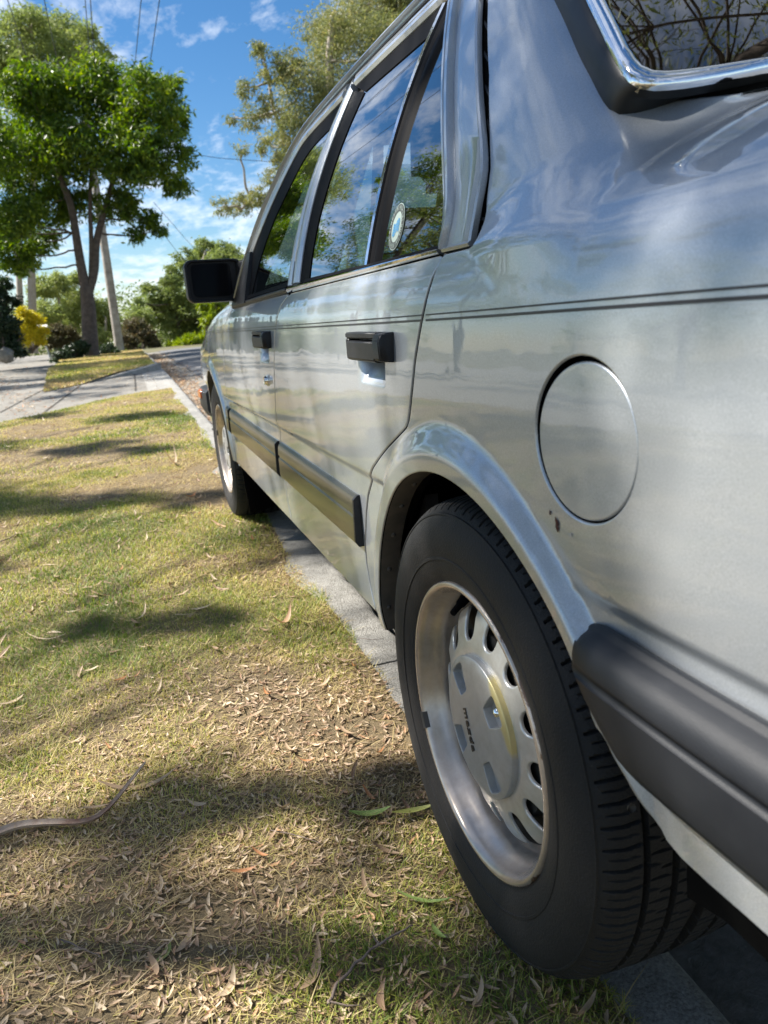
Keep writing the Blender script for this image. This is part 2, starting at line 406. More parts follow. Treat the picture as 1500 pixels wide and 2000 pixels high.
fuel = [(fy+fry*math.cos(a), fz+frz*math.sin(a)) for a in np.linspace(0, 2*math.pi, 90, endpoint=False)]
gy, gz = np.meshgrid(np.arange(-.93, .30, .012), np.arange(.86, .952, .0045), indexing='ij')
ex1 = np.stack([gy.ravel(), gz.ravel()], 1)
rr, aa = np.meshgrid(np.arange(.329, .40, .004), np.radians(np.arange(-2, 182, 1.5)), indexing='ij')
ex2 = np.stack([(rr*np.cos(aa)).ravel(), .285+(rr*np.sin(aa)).ravel()], 1)
gy, gz = np.meshgrid(np.arange(-.93, .45, .014), np.arange(.533, .574, .004), indexing='ij')
ex3 = np.stack([gy.ravel(), gz.ravel()], 1)
gy, gz = np.meshgrid(np.arange(-.16, .2, .0055), np.arange(.95, 1.25, .0065), indexing='ij')
ex4 = np.stack([gy.ravel(), gz.ravel()], 1)
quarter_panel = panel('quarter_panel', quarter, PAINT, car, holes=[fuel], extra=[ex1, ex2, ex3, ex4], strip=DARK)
# fuel flap and its dark gap
def FB(y, z): return B(y, z)+.0008+.028*(z-fz+.05)
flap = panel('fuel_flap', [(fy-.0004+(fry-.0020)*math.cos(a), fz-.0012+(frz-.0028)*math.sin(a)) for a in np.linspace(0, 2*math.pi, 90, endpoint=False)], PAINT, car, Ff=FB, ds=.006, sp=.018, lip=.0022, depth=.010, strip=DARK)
mb = MB(); ribbon('x', [(fy+(fry+.004)*math.cos(a), fz+(frz+.004)*math.sin(a)) for a in np.linspace(0, 2*math.pi, 60)],
       [(fy+(fry-.02)*math.cos(a), fz+(frz-.02)*math.sin(a)) for a in np.linspace(0, 2*math.pi, 60)], [(0, -.012), (1, -.012), (1, -.016), (0, -.016)], None, Ff=B, n=60, mb=mb)
mb.build('fuel_flap_surround', DARK, car)

BL = [(.889, .8345), (.906, .829), (.937, .8135), (.985, .762), (1.022, .677), (1.062, .575), (1.080, .53), (1.094, .504), (1.104, .41), (1.098, .333), (1.085, .289)]
FL = [(1.72, .834), (1.77, .81), (1.85, .773), (1.93, .666), (1.975, .56), (1.985, .50), (1.975, .40), (1.94, .289)]
def sh(P, d): return [(y+d, z) for y, z in P]
gy, gz = np.meshgrid(np.arange(.0, 2.2, .016), np.r_[np.arange(.517, .56, .004), np.arange(.80, .85, .008)], indexing='ij'); ex5 = np.stack([gy.ravel(), gz.ravel()], 1)
def scoop(yc): a, b = np.meshgrid(np.arange(yc-.07, yc+.07, .004), np.arange(.682, .74, .004), indexing='ij'); return np.stack([a.ravel(), b.ravel()], 1)
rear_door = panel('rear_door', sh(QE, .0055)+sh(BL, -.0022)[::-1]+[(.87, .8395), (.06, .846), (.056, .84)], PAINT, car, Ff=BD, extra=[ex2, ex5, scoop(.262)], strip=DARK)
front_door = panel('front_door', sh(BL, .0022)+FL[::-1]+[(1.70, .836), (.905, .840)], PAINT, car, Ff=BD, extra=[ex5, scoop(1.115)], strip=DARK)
ex6 = np.stack([ex2[:, 0]+2.4, ex2[:, 1]], 1)
def ztop(y, ze): return ze-.0095*y-.075*max(0, y-1.8)**2
FT = [(y, ztop(y, .905)) for y in np.linspace(1.76, 3.16, 12)]
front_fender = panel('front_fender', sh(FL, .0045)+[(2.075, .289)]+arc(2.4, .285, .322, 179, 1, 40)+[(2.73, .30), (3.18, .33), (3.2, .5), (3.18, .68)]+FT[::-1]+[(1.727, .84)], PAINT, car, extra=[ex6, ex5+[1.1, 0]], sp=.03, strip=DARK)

# wheel-arch lips turned inwards, with rivets
def arch_lip(yc, name, a0, a1):
    V = []; n = 50
    for a in np.linspace(a0, a1, n):
        ca, sa = math.cos(math.radians(a)), math.sin(math.radians(a))
        x0 = float(B(np.array([yc+.324*ca]), np.array([.285+.324*sa]))[0])
        for (dx, r) in ((.001, .3235), (.005, .3215), (.034, .3215), (.036, .325)): V.append((x0+dx, yc+r*ca, .285+r*sa))
    o = mk(name, V, grid_faces(n, 4), LIP, car, sharp=60)
    m2 = MB()
    for a in np.arange(8, 175, 13):
        ca, sa = math.cos(math.radians(a)), math.sin(math.radians(a)); V = []
        for i in range(4):
            for j in range(8):
                q = j*math.pi/4; rr_ = .0042*math.cos(i*.5); V.append((.006+rr_*math.cos(q), yc+(.3215-.003*math.sin(i*.5))*ca-rr_*math.sin(q)*sa, .285+(.3215-.003*math.sin(i*.5))*sa+rr_*math.sin(q)*ca))
        m2.add(V, [(i*8+j, i*8+(j+1) % 8, (i+1)*8+(j+1) % 8, (i+1)*8+j) for i in range(3) for j in range(8)]+[tuple(24+j for j in range(8))])
    m2.build('rivets', LIP, o)['kind'] = 'stuff'
    V = []
    for a in np.linspace(-6, 160, 40):
        ca, sa = math.cos(math.radians(a)), math.sin(math.radians(a))
        for (x, r) in ((.032, .324), (.05, .345), (.30, .345), (.30, .0)): V.append((x, yc+r*ca, .285+r*sa))
    mk('wheel_arch_liner', V, grid_faces(40, 4), UNDER, car, sharp=60)
arch_lip(0, 'arch_lip', 1, 151); arch_lip(2.4, 'arch_lip', 1, 179)

# dark inner structure behind the panel gaps
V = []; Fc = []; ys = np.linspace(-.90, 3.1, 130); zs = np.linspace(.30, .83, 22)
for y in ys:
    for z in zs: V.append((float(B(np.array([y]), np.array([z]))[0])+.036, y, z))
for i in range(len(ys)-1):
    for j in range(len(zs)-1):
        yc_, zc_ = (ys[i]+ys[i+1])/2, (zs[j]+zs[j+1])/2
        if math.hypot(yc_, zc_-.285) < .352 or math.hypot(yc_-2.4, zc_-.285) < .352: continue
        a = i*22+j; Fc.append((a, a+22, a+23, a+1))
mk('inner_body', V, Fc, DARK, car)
sill_y = np.linspace(.33, 2.06, 30); cs = [(.030, .292), (.017, .290), (.0155, .284), (.022, .276), (.030, .268), (.042, .262), (.10, .262)]
mk('sill', [(x+.012*max(0, y-1.6)**2, y, z) for y in sill_y for x, z in cs], grid_faces(30, len(cs)), PAINT, car, sharp=50)
MB().box((.06, .345, .225), (1.58, 2.05, .262)).build('floor_pan', UNDER, car)
MB().box((.08, -.92, .345), (1.56, -.34, .372)).build('boot_floor', UNDER, car)
MB().box((.32, 2.06, .24), (1.32, 3.1, .27)).build('engine_tray', UNDER, car)
MB().box((.31, -.335, .30), (1.33, .335, .60)).build('axle_tunnel', UNDER, car)
MB().tube([(.1, 0, .285), (1.54, 0, .285)], .04).build('rear_axle', UNDER, car)
MB().tube([(.1, 2.4, .285), (1.54, 2.4, .285)], .04).build('front_axle', UNDER, car)

# pinstripes follow the panels
def pin(parent, y0, y1):
    for dz, w in ((0, .0017), (-.0060, .0026)):
        ys = np.linspace(y0, y1, 30); zc = .7868-.0095*(ys+.43)+.0022*np.exp(-((ys+.43)/.3)**2)+dz
        ribbon('pinstripe', np.stack([ys, zc+w/2], 1), np.stack([ys, zc-w/2], 1), [(0, .0005), (1, .0005)], STRIPE, parent, Ff=B, n=40)
pin(quarter_panel, -.90, .0712); pin(rear_door, .0805, .951); pin(front_door, .962, 1.81); pin(front_fender, 1.84, 3.1)

# rubbing strips
MCS = [(0, 0), (0, .003), (.05, .008), (.14, .0112), (.34, .0122), (.37, .0095), (.41, .0095), (.44, .0125), (.9, .0130), (.97, .011), (1, .007), (1, 0)]
def moulding(y0, y1, parent):
    o = ribbon('rubbing_strip', [(y0, .492), (y1, .494)], [(y0, .404), (y1, .406)], MCS, MOULD, parent, Ff=lambda y, z: np.asarray(prof(z))+0*np.asarray(y), n=14, sharp=25)
    mb = MB()
    for a, b in ((y0-.007, y0),):
        ribbon('x', [(a, .493), (b, .493)], [(a, .403), (b, .403)], [(0, 0), (0, .005), (.08, .0125), (.9, .0148), (1, .009), (1, 0)], None, Ff=lambda y, z: np.asarray(prof(z))+0*np.asarray(y), n=4, mb=mb)
    mb.build('strip_end_cap', BLACKP, parent, bevel=0)
moulding(.436, 1.083, rear_door); moulding(1.122, 1.955, front_door); moulding(1.995, 2.065, front_fender)

# door handles
def handle(yc, parent):
    z0, z1 = .724, .763; y0, y1 = yc-.080, yc+.090
    def fr(y, z): return float(B(np.array([y]), np.array([z]))[0])
    xb = fr(yc, .75)
    m1 = MB()
    # housing: back plate, top hood and rear block, lying on the skin
    prof_h = [(.004, z0), (-.014, z0+.001), (-.0205, z0+.004), (-.0215, z1-.010), (-.016, z1-.001), (.004, z1)]
    V = [(xb+x, y, z) for y in (y0, y0+.004, y0+.030) for x, z in prof_h]
    V = [(x+(.006 if i < 6 and x < xb else 0), y, z) for i, (x, y, z) in enumerate(V)]
    m1.add(V, grid_faces(3, 6)+[(0, 1, 2, 3, 4, 5), (12+5, 12+4, 12+3, 12+2, 12+1, 12)])
    m1.box((xb-.0165, y0+.030, z1-.0085), (xb+.004, y1, z1)); m1.box((xb-.0165, y1-.012, z0), (xb+.004, y1, z1-.0086))
    h = m1.build('door_handle', BLACKP, parent, bevel=.0016)
    V = [(xb+x, y, z) for y in (y0+.0303, y1-.0135) for x, z in [(.002, z0-.001), (-.015, z0-.001), (-.0195, z0+.002), (-.0195, z1-.0125), (-.015, z1-.0115), (.002, z1-.0115)]]
    MB().add(V, grid_faces(2, 6)+[(0, 1, 2, 3, 4, 5), (11, 10, 9, 8, 7, 6)]).build('handle_paddle', BLACKP, h and parent, bevel=.0012)
handle(.262, rear_door); handle(1.115, front_door)
def disc_mesh(c, r, n=24, prof_=((0, -.001), (.6, -.006), (.85, -.007), (1, -.004), (1, .002))):
    V = [(c[0]+h, c[1]+r*t*math.cos(a), c[2]+r*t*math.sin(a)) for a in np.linspace(0, 2*math.pi, n, endpoint=False) for t, h in prof_]
    return V, grid_faces(n, len(prof_), True)
MB().add(*disc_mesh((-.004, 1.118, .645), .0135, prof_=((.0, -.004), (.35, -.004), (.4, -.009), (.72, -.010), (.8, -.004), (1, -.003), (1, .002)))).build('door_lock', CHROME, front_door)

# ------------------------------------------------------------------ greenhouse
FRAME = [(0, -.004), (0, .005), (.12, .008), (.36, .0085), (.42, .0055), (.48, .0055), (.54, .009), (.86, .0095), (1, .004), (1, -.008)]
FLAT = [(0, -.01), (0, .002), (.3, .0035), (.7, .0035), (1, .001), (1, -.012)]
gut_o = [(.12, 1.243), (.25, 1.249), (.479, 1.255), (.74, 1.261), (1.0, 1.258), (1.193, 1.250), (1.28, 1.238), (1.335, 1.212), (1.385, 1.165), (1.484, 1.062), (1.56, .965), (1.66, .86)]
gut_i = [(.12, 1.235), (.25, 1.241), (.479, 1.247), (.74, 1.252), (1.0, 1.249), (1.18, 1.241), (1.265, 1.228), (1.322, 1.200), (1.370, 1.155), (1.470, 1.052), (1.545, .957), (1.645, .855)]
fr_o = [(.30, 1.214), (.393, 1.223), (.62, 1.231), (.82, 1.234), (1.05, 1.231), (1.20, 1.225), (1.27, 1.210), (1.318, 1.172), (1.40, 1.122), (1.47, 1.048), (1.53, .967), (1.63, .852)]
rail = ribbon('roof_gutter', gut_o, gut_i, [(0, -.02), (0, .006), (.3, .014), (.7, .014), (.75, .006), (1, .004), (1, -.02)], PAINT, car, n=60, sm=2)
ribbon('gutter_channel', gut_i, fr_o, [(0, 0.001), (.2, -.008), (.85, -.008), (1, -.004)], BLACKP, car, n=60, sm=2)
fr_i = [(.27, 1.187), (.316, 1.195), (.62, 1.203), (.767, 1.206)]
ribbon('window_frame', [(.30, 1.214), (.393, 1.223), (.62, 1.231), (.80, 1.234)], fr_i, FRAME, PAINT, rear_door, n=20)
ribbon('window_frame', [(.815, 1.232), (.846, 1.14), (.868, 1.086), (.884, 1.003), (.894, .926), (.902, .852)], [(.777, 1.200), (.788, 1.13), (.797, 1.086), (.803, 1.0), (.800, .926), (.793, .856)], FRAME, PAINT, rear_door, n=20, sm=1)
fo = [(.85, 1.232), (1.05, 1.230), (1.20, 1.224), (1.27, 1.209), (1.318, 1.171), (1.40, 1.121), (1.47, 1.047), (1.53, .966), (1.625, .852)]
fi = [(.85, 1.204), (1.03, 1.202), (1.165, 1.196), (1.215, 1.184), (1.265, 1.148), (1.338, 1.090), (1.405, 1.03), (1.495, .955), (1.585, .852)]
ribbon('window_frame', fo, fi, FRAME, PAINT, front_door, n=40, sm=2)
# black rubber between frames and glass
gRt = [(.29, 1.158), (.345, 1.166), (.679, 1.176)]
ribbon('window_rubber', fr_i[:], [(.25, 1.152), (.345, 1.165), (.679, 1.176)], [(0, .002), (.5, .000), (1, -.002), (1, -.008)], RUBBER, rear_door, n=14)
ribbon('window_rubber', [(.777, 1.200), (.788, 1.13), (.797, 1.086), (.803, 1.0), (.800, .926), (.793, .856)], [(.683, 1.176), (.711, 1.113), (.724, 1.06), (.735, 1.0), (.741, .93), (.735, .858)], [(0, .002), (.4, .000), (1, -.002), (1, -.008)], RUBBER, rear_door, n=20, sm=1)
gF = [(.85, 1.166), (.959, 1.164), (1.08, 1.157), (1.14, 1.128), (1.20, 1.083), (1.277, 1.033), (1.357, .943), (1.41, .855)]
ribbon('window_rubber', fi, gF, [(0, .002), (.4, .000), (1, -.002), (1, -.008)], RUBBER, front_door, n=40, sm=2)
# division bar
ribbon('division_bar', [(.327, 1.19), (.345, 1.12), (.352, 1.036), (.353, .926), (.357, .856)], [(.316, 1.19), (.334, 1.12), (.341, 1.036), (.343, .926), (.347, .856)], [(0, -.01), (0, .003), (.5, .006), (1, .004), (1, -.01)], CHROME, rear_door, n=20, sm=1)
ribbon('division_bar_rubber', [(.316, 1.19), (.334, 1.12), (.341, 1.036), (.343, .926), (.347, .856)], [(.262, 1.155), (.281, 1.09), (.294, 1.024), (.297, .919), (.302, .856)], [(0, 0), (.15, .002), (.3, -.001), (.45, -.001), (.5, .001), (.75, .001), (.85, -.001), (1, -.004)], RUBBER, rear_door, n=20, sm=1)
# quarter light surround: ribbed silver, then the vertical silver finisher and the dark vent slot
qi = [(.300, 1.19), (.203, 1.074), (.135, .988), (.064, .889), (.069, .857)]
qo = [(.262, 1.184), (.158, 1.052), (.116, .997), (.069, .93), (.050, .888), (.060, .850)]
ap = [(.163, 1.142), (.075, 1.036), (.013, .959), (-.006, .931), (-.012, .912), (-.010, .851)]
ribbon('window_frame', qi, qo, FRAME, PAINT, rear_door, n=24, sm=1)
fin = ribbon('pillar_finisher', qo, ap, [(0, -.006), (0, .000), (.05, .0022), (.12, .003), (.5, .0038), (.88, .003), (.92, .0046), (.96, .0052), (1, .0035), (1, -.003)], PAINT, car, n=30, sm=1)
ribbon('finisher_foot', [(.062, .8535), (-.010, .8535)], [(.062, .8480), (-.010, .8480)], [(0, -.004), (0, .004), (.5, .0065), (1, .004), (1, -.004)], PAINT, car, n=8)
gp = [(.262, 1.262), (.15, 1.14), (.058, 1.03), (.012, .963), (-.011, .924), (-.022, .893), (-.056, .862), (-.055, .846)]
ap2 = [(.280, 1.29), (.166, 1.146), (.078, 1.040), (.016, .962), (-.002, .934), (-.008, .915), (-.007, .866), (-.007, .850)]
ribbon('pillar_vent_slot', ap2, [(y-.016, z) for y, z in gp], [(0, -.006), (.5, -.011), (1, -.010)], DARK, car, n=24, sm=1)
mb = MB()
for k, t in enumerate(np.linspace(.12, .95, 9)):
    A_ = resample_n(chaikin(ap2, 1), 200); B_ = resample_n(chaikin(gp, 1), 200); i = int(t*199)
    a, b = A_[i], B_[i]; d = np.array([0, .0016]); ribbon('x', [a+d, b+d], [a-d, b-d], [(0, -.012), (0, -.005), (1, -.005), (1, -.012)], None, n=2, mb=mb)
mb.build('vent_slats', BLACKP, fin)['kind'] = 'stuff'
# extension of frames above the picture
ribbon('pillar_upper', [(.262, 1.184), (.30, 1.235)], [(.178, 1.152), (.245, 1.235)], [(0, -.008), (0, .004), (.5, .008), (1, .006), (1, -.01)], PAINT, car, n=6)
# belt line trims
BC = [(0, -.004), (0, .003), (.2, .008), (.45, .0095), (.75, .008), (1, .003), (1, -.004)]
ribbon('belt_trim', [(.068, .8535), (.347, .8530), (.60, .8525), (.885, .8510)], [(.068, .8462), (.347, .8438), (.60, .8425), (.90, .8405)], BC, CHROME, rear_door, Ff=G, n=24)
ribbon('belt_rubber', [(.070, .8585), (.30, .858), (.74, .8625)], [(.068, .8535), (.347, .853), (.75, .8525)], [(0, -.012), (0, -.004), (.3, .004), (1, .006), (1, -.004)], RUBBER, rear_door, Ff=G, n=20)
ribbon('belt_trim', [(.905, .852), (1.275, .8485), (1.69, .840)], [(.905, .8405), (1.30, .8345), (1.72, .828)], BC, BLACKP, front_door, Ff=G, n=24)
ribbon('belt_rubber', [(.905, .867), (1.275, .862), (1.45, .860)], [(.905, .852), (1.275, .8485), (1.50, .845)], [(0, -.012), (0, -.004), (.3, .004), (1, .006), (1, -.004)], RUBBER, front_door, Ff=G, n=20)
# glass panes sit 11 mm inside the skin
def gpane(name, P, parent, m=GLASS, nz=14, th=-.0035):
    P = np.array(P); o = resample(P, .02, True)
    if area(o) < 0: o = o[::-1]
    gy, gz = np.meshgrid(np.arange(o[:, 0].min(), o[:, 0].max(), .03), np.arange(o[:, 1].min(), o[:, 1].max(), .03), indexing='ij')
    q = np.stack([gy.ravel(), gz.ravel()], 1); q = q[inside(inset(o, .008), q)]
    r = delaunay_2d_cdt([Vector(p) for p in o]+[Vector(p) for p in q], [(i, (i+1) % len(o)) for i in range(len(o))], [], 1, 1e-7)
    P2 = np.array([tuple(v) for v in r[0]]); nn = normals(G, P2[:, 0], P2[:, 1]); X = np.stack([G(P2[:, 0], P2[:, 1]), P2[:, 0], P2[:, 1]], 1)+nn*th
    Fc = [tuple(f)[::-1] for f in r[2]]
    ob = mk(name, X, Fc, m, parent, True, nrm=nn); return ob
gpane('window_glass', [(.325, 1.17), (.70, 1.185), (.72, 1.12), (.745, 1.0), (.755, .92), (.75, .85), (.34, .85), (.34, 1.0)], rear_door)
qg = gpane('quarter_glass', [(.325, 1.20), (.20, 1.08), (.13, .99), (.06, .90), (.06, .85), (.315, .85), (.315, 1.0), (.30, 1.12)], rear_door)
gpane('window_glass', [(.84, 1.175), (1.09, 1.165), (1.15, 1.135), (1.29, 1.035), (1.37, .945), (1.48, .85), (.88, .85)], front_door)
# round club sticker inside the rear quarter glass
def gpt(y, z, off):
    a, b = np.array([y]), np.array([z]); return np.array([float(G(a, b)[0]), y, z])+normals(G, a, b)[0]*off
stick = MB(); n = 40; sy, sz, sry, srz = .256, .899, .028, .030
STICKM = {k: mat('sticker_'+k, c, .5) for k, c in dict(black=(.02, .022, .02), pale=(.20, .25, .23), blue=(.03, .16, .32)).items()}
def sdisc(name, r0, r1, off_, m, parent, n=40, c=(0, 0), sy_=1, sz_=1):
    V = []
    for i in range(n):
        a = 2*math.pi*i/n
        for r in (r0, r1): V.append(gpt(sy+c[0]+sry*r*math.cos(a)*sy_, sz+c[1]+srz*r*math.sin(a)*sz_, off_+.0080))
    return mk(name, V, grid_faces(n, 2, True), m, parent)
st = sdisc('sticker', .0, 1.0, -.0105, STICKM['pale'], qg)
sdisc('sticker_ring', .66, .96, -.0102, STICKM['black'], st)
mbl = MB()
for i in range(26):                       # worn lettering round the ring
    a = 2*math.pi*i/26+.05
    for (da, r0, r1) in ((-.05, .71, .91), (.05, .71, .91))[:1+(i % 3 > 0)]+(((0, .80, .85),) if i % 2 else ()):
        w = .018 if r1-r0 > .1 else .06
        q = [gpt(sy+sry*r*math.cos(a+da+s), sz+srz*r*math.sin(a+da+s), -.0019) for r, s in ((r0, -w), (r0, w), (r1, w), (r1, -w))]; mbl.add(q, [(0, 1, 2, 3)])
mbl.build('sticker_lettering', STICKM['pale'], st)['kind'] = 'stuff'
mbl = MB()
for k in range(5):
    zz = -.30+.11*k; pts = [(-.42+.84*i/10, zz+(.05 if i % 2 else -.03)+.12*math.sin(i*.6)) for i in range(11)]
    for (a, b), (c, d) in zip(pts[:-1], pts[1:]):
        mbl.add([gpt(sy+sry*u, sz+srz*v, -.0021) for u, v in ((a, b), (c, d), (c, d+.075), (a, b+.075))], [(0, 1, 2, 3)])
mbl.build('sticker_waves', STICKM['blue'], st)['kind'] = 'stuff'

# ------------------------------------------------------------------ rear window
WN = np.array([-.1478, -.6689, .7285])
RO = [(.1358, -.0143, 1.071), (.1281, -.0409, 1.045), (.1189, -.0712, 1.0153), (.1143, -.0938, .9936), (.1094, -.1143, .9738), (.1065, -.1294, .9592), (.1068, -.1404, .9493), (.1116, -.1475, .9437), (.1223, -.1523, .9415), (.1342, -.1556, .9409), (.1616, -.1592, .9432), (.195, -.1634, .9461), (.2222, -.1665, .9488), (.2505, -.169, .9522)]
RC = [(.1405, -.0318, 1.0723), (.1315, -.0617, 1.043), (.1232, -.0918, 1.0138), (.1152, -.1182, .9878), (.1105, -.1391, .9677), (.1086, -.1517, .9557), (.1112, -.1598, .9489), (.1161, -.1644, .9456), (.1247, -.1678, .9442), (.1393, -.1709, .9444), (.1571, -.1734, .9456), (.1839, -.1757, .949), (.2118, -.1774, .9531), (.2407, -.1785, .958)]
CM = [(.149, -.0343, 1.0718), (.1413, -.0606, 1.046), (.1338, -.0893, 1.0182), (.125, -.1176, .9904), (.1202, -.1335, .9748), (.1191, -.145, .9641), (.1214, -.1515, .9586), (.1257, -.1552, .956), (.1331, -.1585, .9545), (.1466, -.1614, .9546), (.1648, -.1638, .956), (.1917, -.1665, .959), (.2194, -.1688, .9625), (.2475, -.1712, .9661)]
CG = [(.1704, -.0212, 1.0772), (.1635, -.0463, 1.0527), (.1557, -.0719, 1.0276), (.1495, -.0946, 1.0055), (.1449, -.1114, .9891), (.1423, -.123, .978), (.1424, -.1308, .9708), (.1453, -.1368, .9659), (.1514, -.1403, .9639), (.1617, -.1422, .9643), (.1802, -.1449, .9655), (.2074, -.1483, .9679), (.2352, -.1514, .9708), (.2635, -.1545, .9737)]
def extend(P, dy):
    P = [np.array(p) for p in P]; d = P[0]-P[3]; d /= d[2]
    top = [P[0]+d*(1.262-P[0][2]), P[0]+d*(1.17-P[0][2])]
    e = P[-1]; tail = [np.array([.36, e[1]-.010, e[2]+.010]), np.array([.52, e[1]-.018, e[2]+.017]), np.array([CAR_C, e[1]-.024, e[2]+.021])]
    return np.array(top+P+tail)
def fine(P): 
    P = chaikin(P, 2); return resample_n(P, 90)
eRO, eRC, eCM, eCG = [fine(extend(P, 0)) for P in (RO, RC, CM, CG)]
def both(V, Fc):
    n = len(V); Vm = mirrored(V); return np.vstack([V, Vm]), list(Fc)+[tuple(i+n for i in f)[::-1] for f in Fc]
def wband(name, A, Bq, cs, m, parent):
    V = np.array([a+(b-a)*t+WN*h for a, b in zip(A, Bq) for t, h in cs]); return mk(name, *both(V, grid_faces(len(A), len(cs))), m, parent, sharp=50)
rw = wband('rear_window_rubber', eRO, eRC, [(.02, -.03), (0, .000), (.15, .006), (.5, .011), (.85, .013), (1, .012), (1.1, .004)], WEATHERED, car)
# the chrome moulding is two rounded beads; the corner piece overlaps the strips
wband('rear_window_chrome', eRC, eCM, [(0, .008), (0, .0145), (.2, .019), (.5, .0205), (.8, .0185), (1, .014)], CHROME, rw)
wband('rear_window_chrome', eCM, eCG, [(0, .014), (.15, .0175), (.45, .019), (.75, .015), (.95, .008), (1, .002)], CHROME, rw)
ic = slice(26, 60)
V = []; A_, B_ = eRC[ic], eCG[ic]
mid = eCM[ic]
V = np.array([p for a, c, b in zip(A_, mid, B_) for p in (a+WN*.0147, a+(c-a)*.3+WN*.0215, a+(c-a)*.6+WN*.0222, c+WN*.0165, c+(b-c)*.4+WN*.0207, c+(b-c)*.8+WN*.0145)])
wband('window_inner_rubber', eCG, eCG+(eCG-eCM)*.35+WN*0, [(0, .006), (.3, .004), (1, 0)], RUBBER, rw)
C2 = eCG+(eCG-eCM)*.2
V = []; Fc = []
n = len(C2); V = [p+WN*.001 for p in C2]+[np.array([CAR_C, p[1], p[2]])*1.0 for p in C2]
for k, p in enumerate(C2): V[n+k] = np.array([CAR_C, p[1]-.02*(1.26-p[2]), p[2]+.012])
Vg = []; NS = 14
for k in range(n):
    a = C2[k]+WN*.001; zc = a[2]; q = np.array([CAR_C, a[1]-(CAR_C-a[0])*.10, a[2]+(CAR_C-a[0])*.012])
    for j in range(NS): t = j/(NS-1); bow = .018*math.sin(math.pi*t); Vg.append(a+(q-a)*t+np.array([0, -.01*math.sin(t*math.pi), .0]))
mk('rear_window_glass', *both(np.array(Vg), grid_faces(n, NS)), RGLASS, car)

# ------------------------------------------------------------------ roof, bonnet, boot, windscreen
def Gx(z): return float(G(np.array([0.]), np.array([z]))[0])
edge = chaikin(gut_o[:8], 2); edge = resample_n(edge, 24); V = []
for y, z in edge:
    x0 = Gx(z)+.004
    for t in np.linspace(0, 1, 14): V.append((x0+(CAR_C-x0)*t, y-.05*math.sin(t*math.pi/2)*(1 if y < .5 else -1)*abs(y-.65), z+.004+.10*math.sin(t*math.pi/2)-.06*t))
mk('roof', *both(np.array(V), grid_faces(24, 14)), PAINT, car)
V = []; ye = np.linspace(1.66, 3.17, 30)
for y in ye:
    z0 = ztop(y, .905); x0 = float(B(np.array([max(y, 1.9)]), np.array([ztop(max(y, 1.9), .905)]))[0])
    for t in np.linspace(0, 1, 16): V.append((x0+(CAR_C-x0)*t, y+(.06*t if y > 1.8 else .12*t), z0+.055*(1-(1-t)**2.2)-.09*max(0, (y-3.0)/.17)**2*.3))
for t in np.linspace(0, 1, 16): V.append((.14+(CAR_C-.14)*t, 3.20+.06*t, .55))
mk('bonnet', *both(np.array(V), grid_faces(31, 16)), PAINT, car)
MB().box((.18, 3.13, .42), (1.46, 3.20, .68)).build('grille', BLACKP, car, bevel=.01)
V = []
for y, z in resample_n([(1.36, 1.18), (1.40, 1.135), (1.484, 1.05), (1.57, .95), (1.68, .845)], 12):
    x0 = Gx(z)+.012
    for t in np.linspace(0, 1, 10): V.append((x0+(CAR_C-x0)*t, y+.13*math.sin(t*math.pi/2), z+.02*t))
mk('windscreen', *both(np.array(V), grid_faces(12, 10)), GLASS, car)
V = []
for y in np.linspace(-.93, -.20, 16):
    for t in np.linspace(0, 1, 12):
        x0 = float(B(np.array([max(y, -.72)]), np.array([.9455]))[0])-.004; V.append((x0+(CAR_C-x0)*t, y, .9455+.02*math.sin(t*math.pi/2)-.02*(t*2.5 < .2 and 0)))
for t in np.linspace(0, 1, 12): V.append((.24+(CAR_C-.24)*t, -.199+.03*t, .9465+.03*t))
mk('boot_lid', *both(np.array(V), grid_faces(17, 12)), PAINT, car)
V = []
for z in np.linspace(.367, .9455, 12):
    x0 = float(B(np.array([-.935]), np.array([z]))[0])
    for t in np.linspace(0, 1, 12): V.append((x0+(CAR_C-x0)*t, -.937-.03*math.sin(t*math.pi/2), z))
mk('rear_panel', *both(np.array(V), grid_faces(12, 12)), PAINT, car)
for s in (0, 1):
    mb = MB().box((.13+s*1.04, -.978, .66), (.47+s*1.04, -.93, .80)); mb.build('tail_light', mat('tail_lens', (.25, .01, .01), .15), car, bevel=.008)
# a bare seam below the rear wing: the turned-under valance
V = []; cs = [(0, .369), (.004, .3645), (.012, .360), (.03, .352), (.10, .33)]
for y in np.linspace(-.93, -.372, 24):
    k = sst(np.array([(-.36-y)/.10]))[0]
    for dx, z in cs: V.append((float(B(np.array([y]), np.array([.369]))[0])+.002+dx, y, .369+(z-.369)*k))
mk('valance', V, grid_faces(24, 5), PAINT, car, sharp=40)

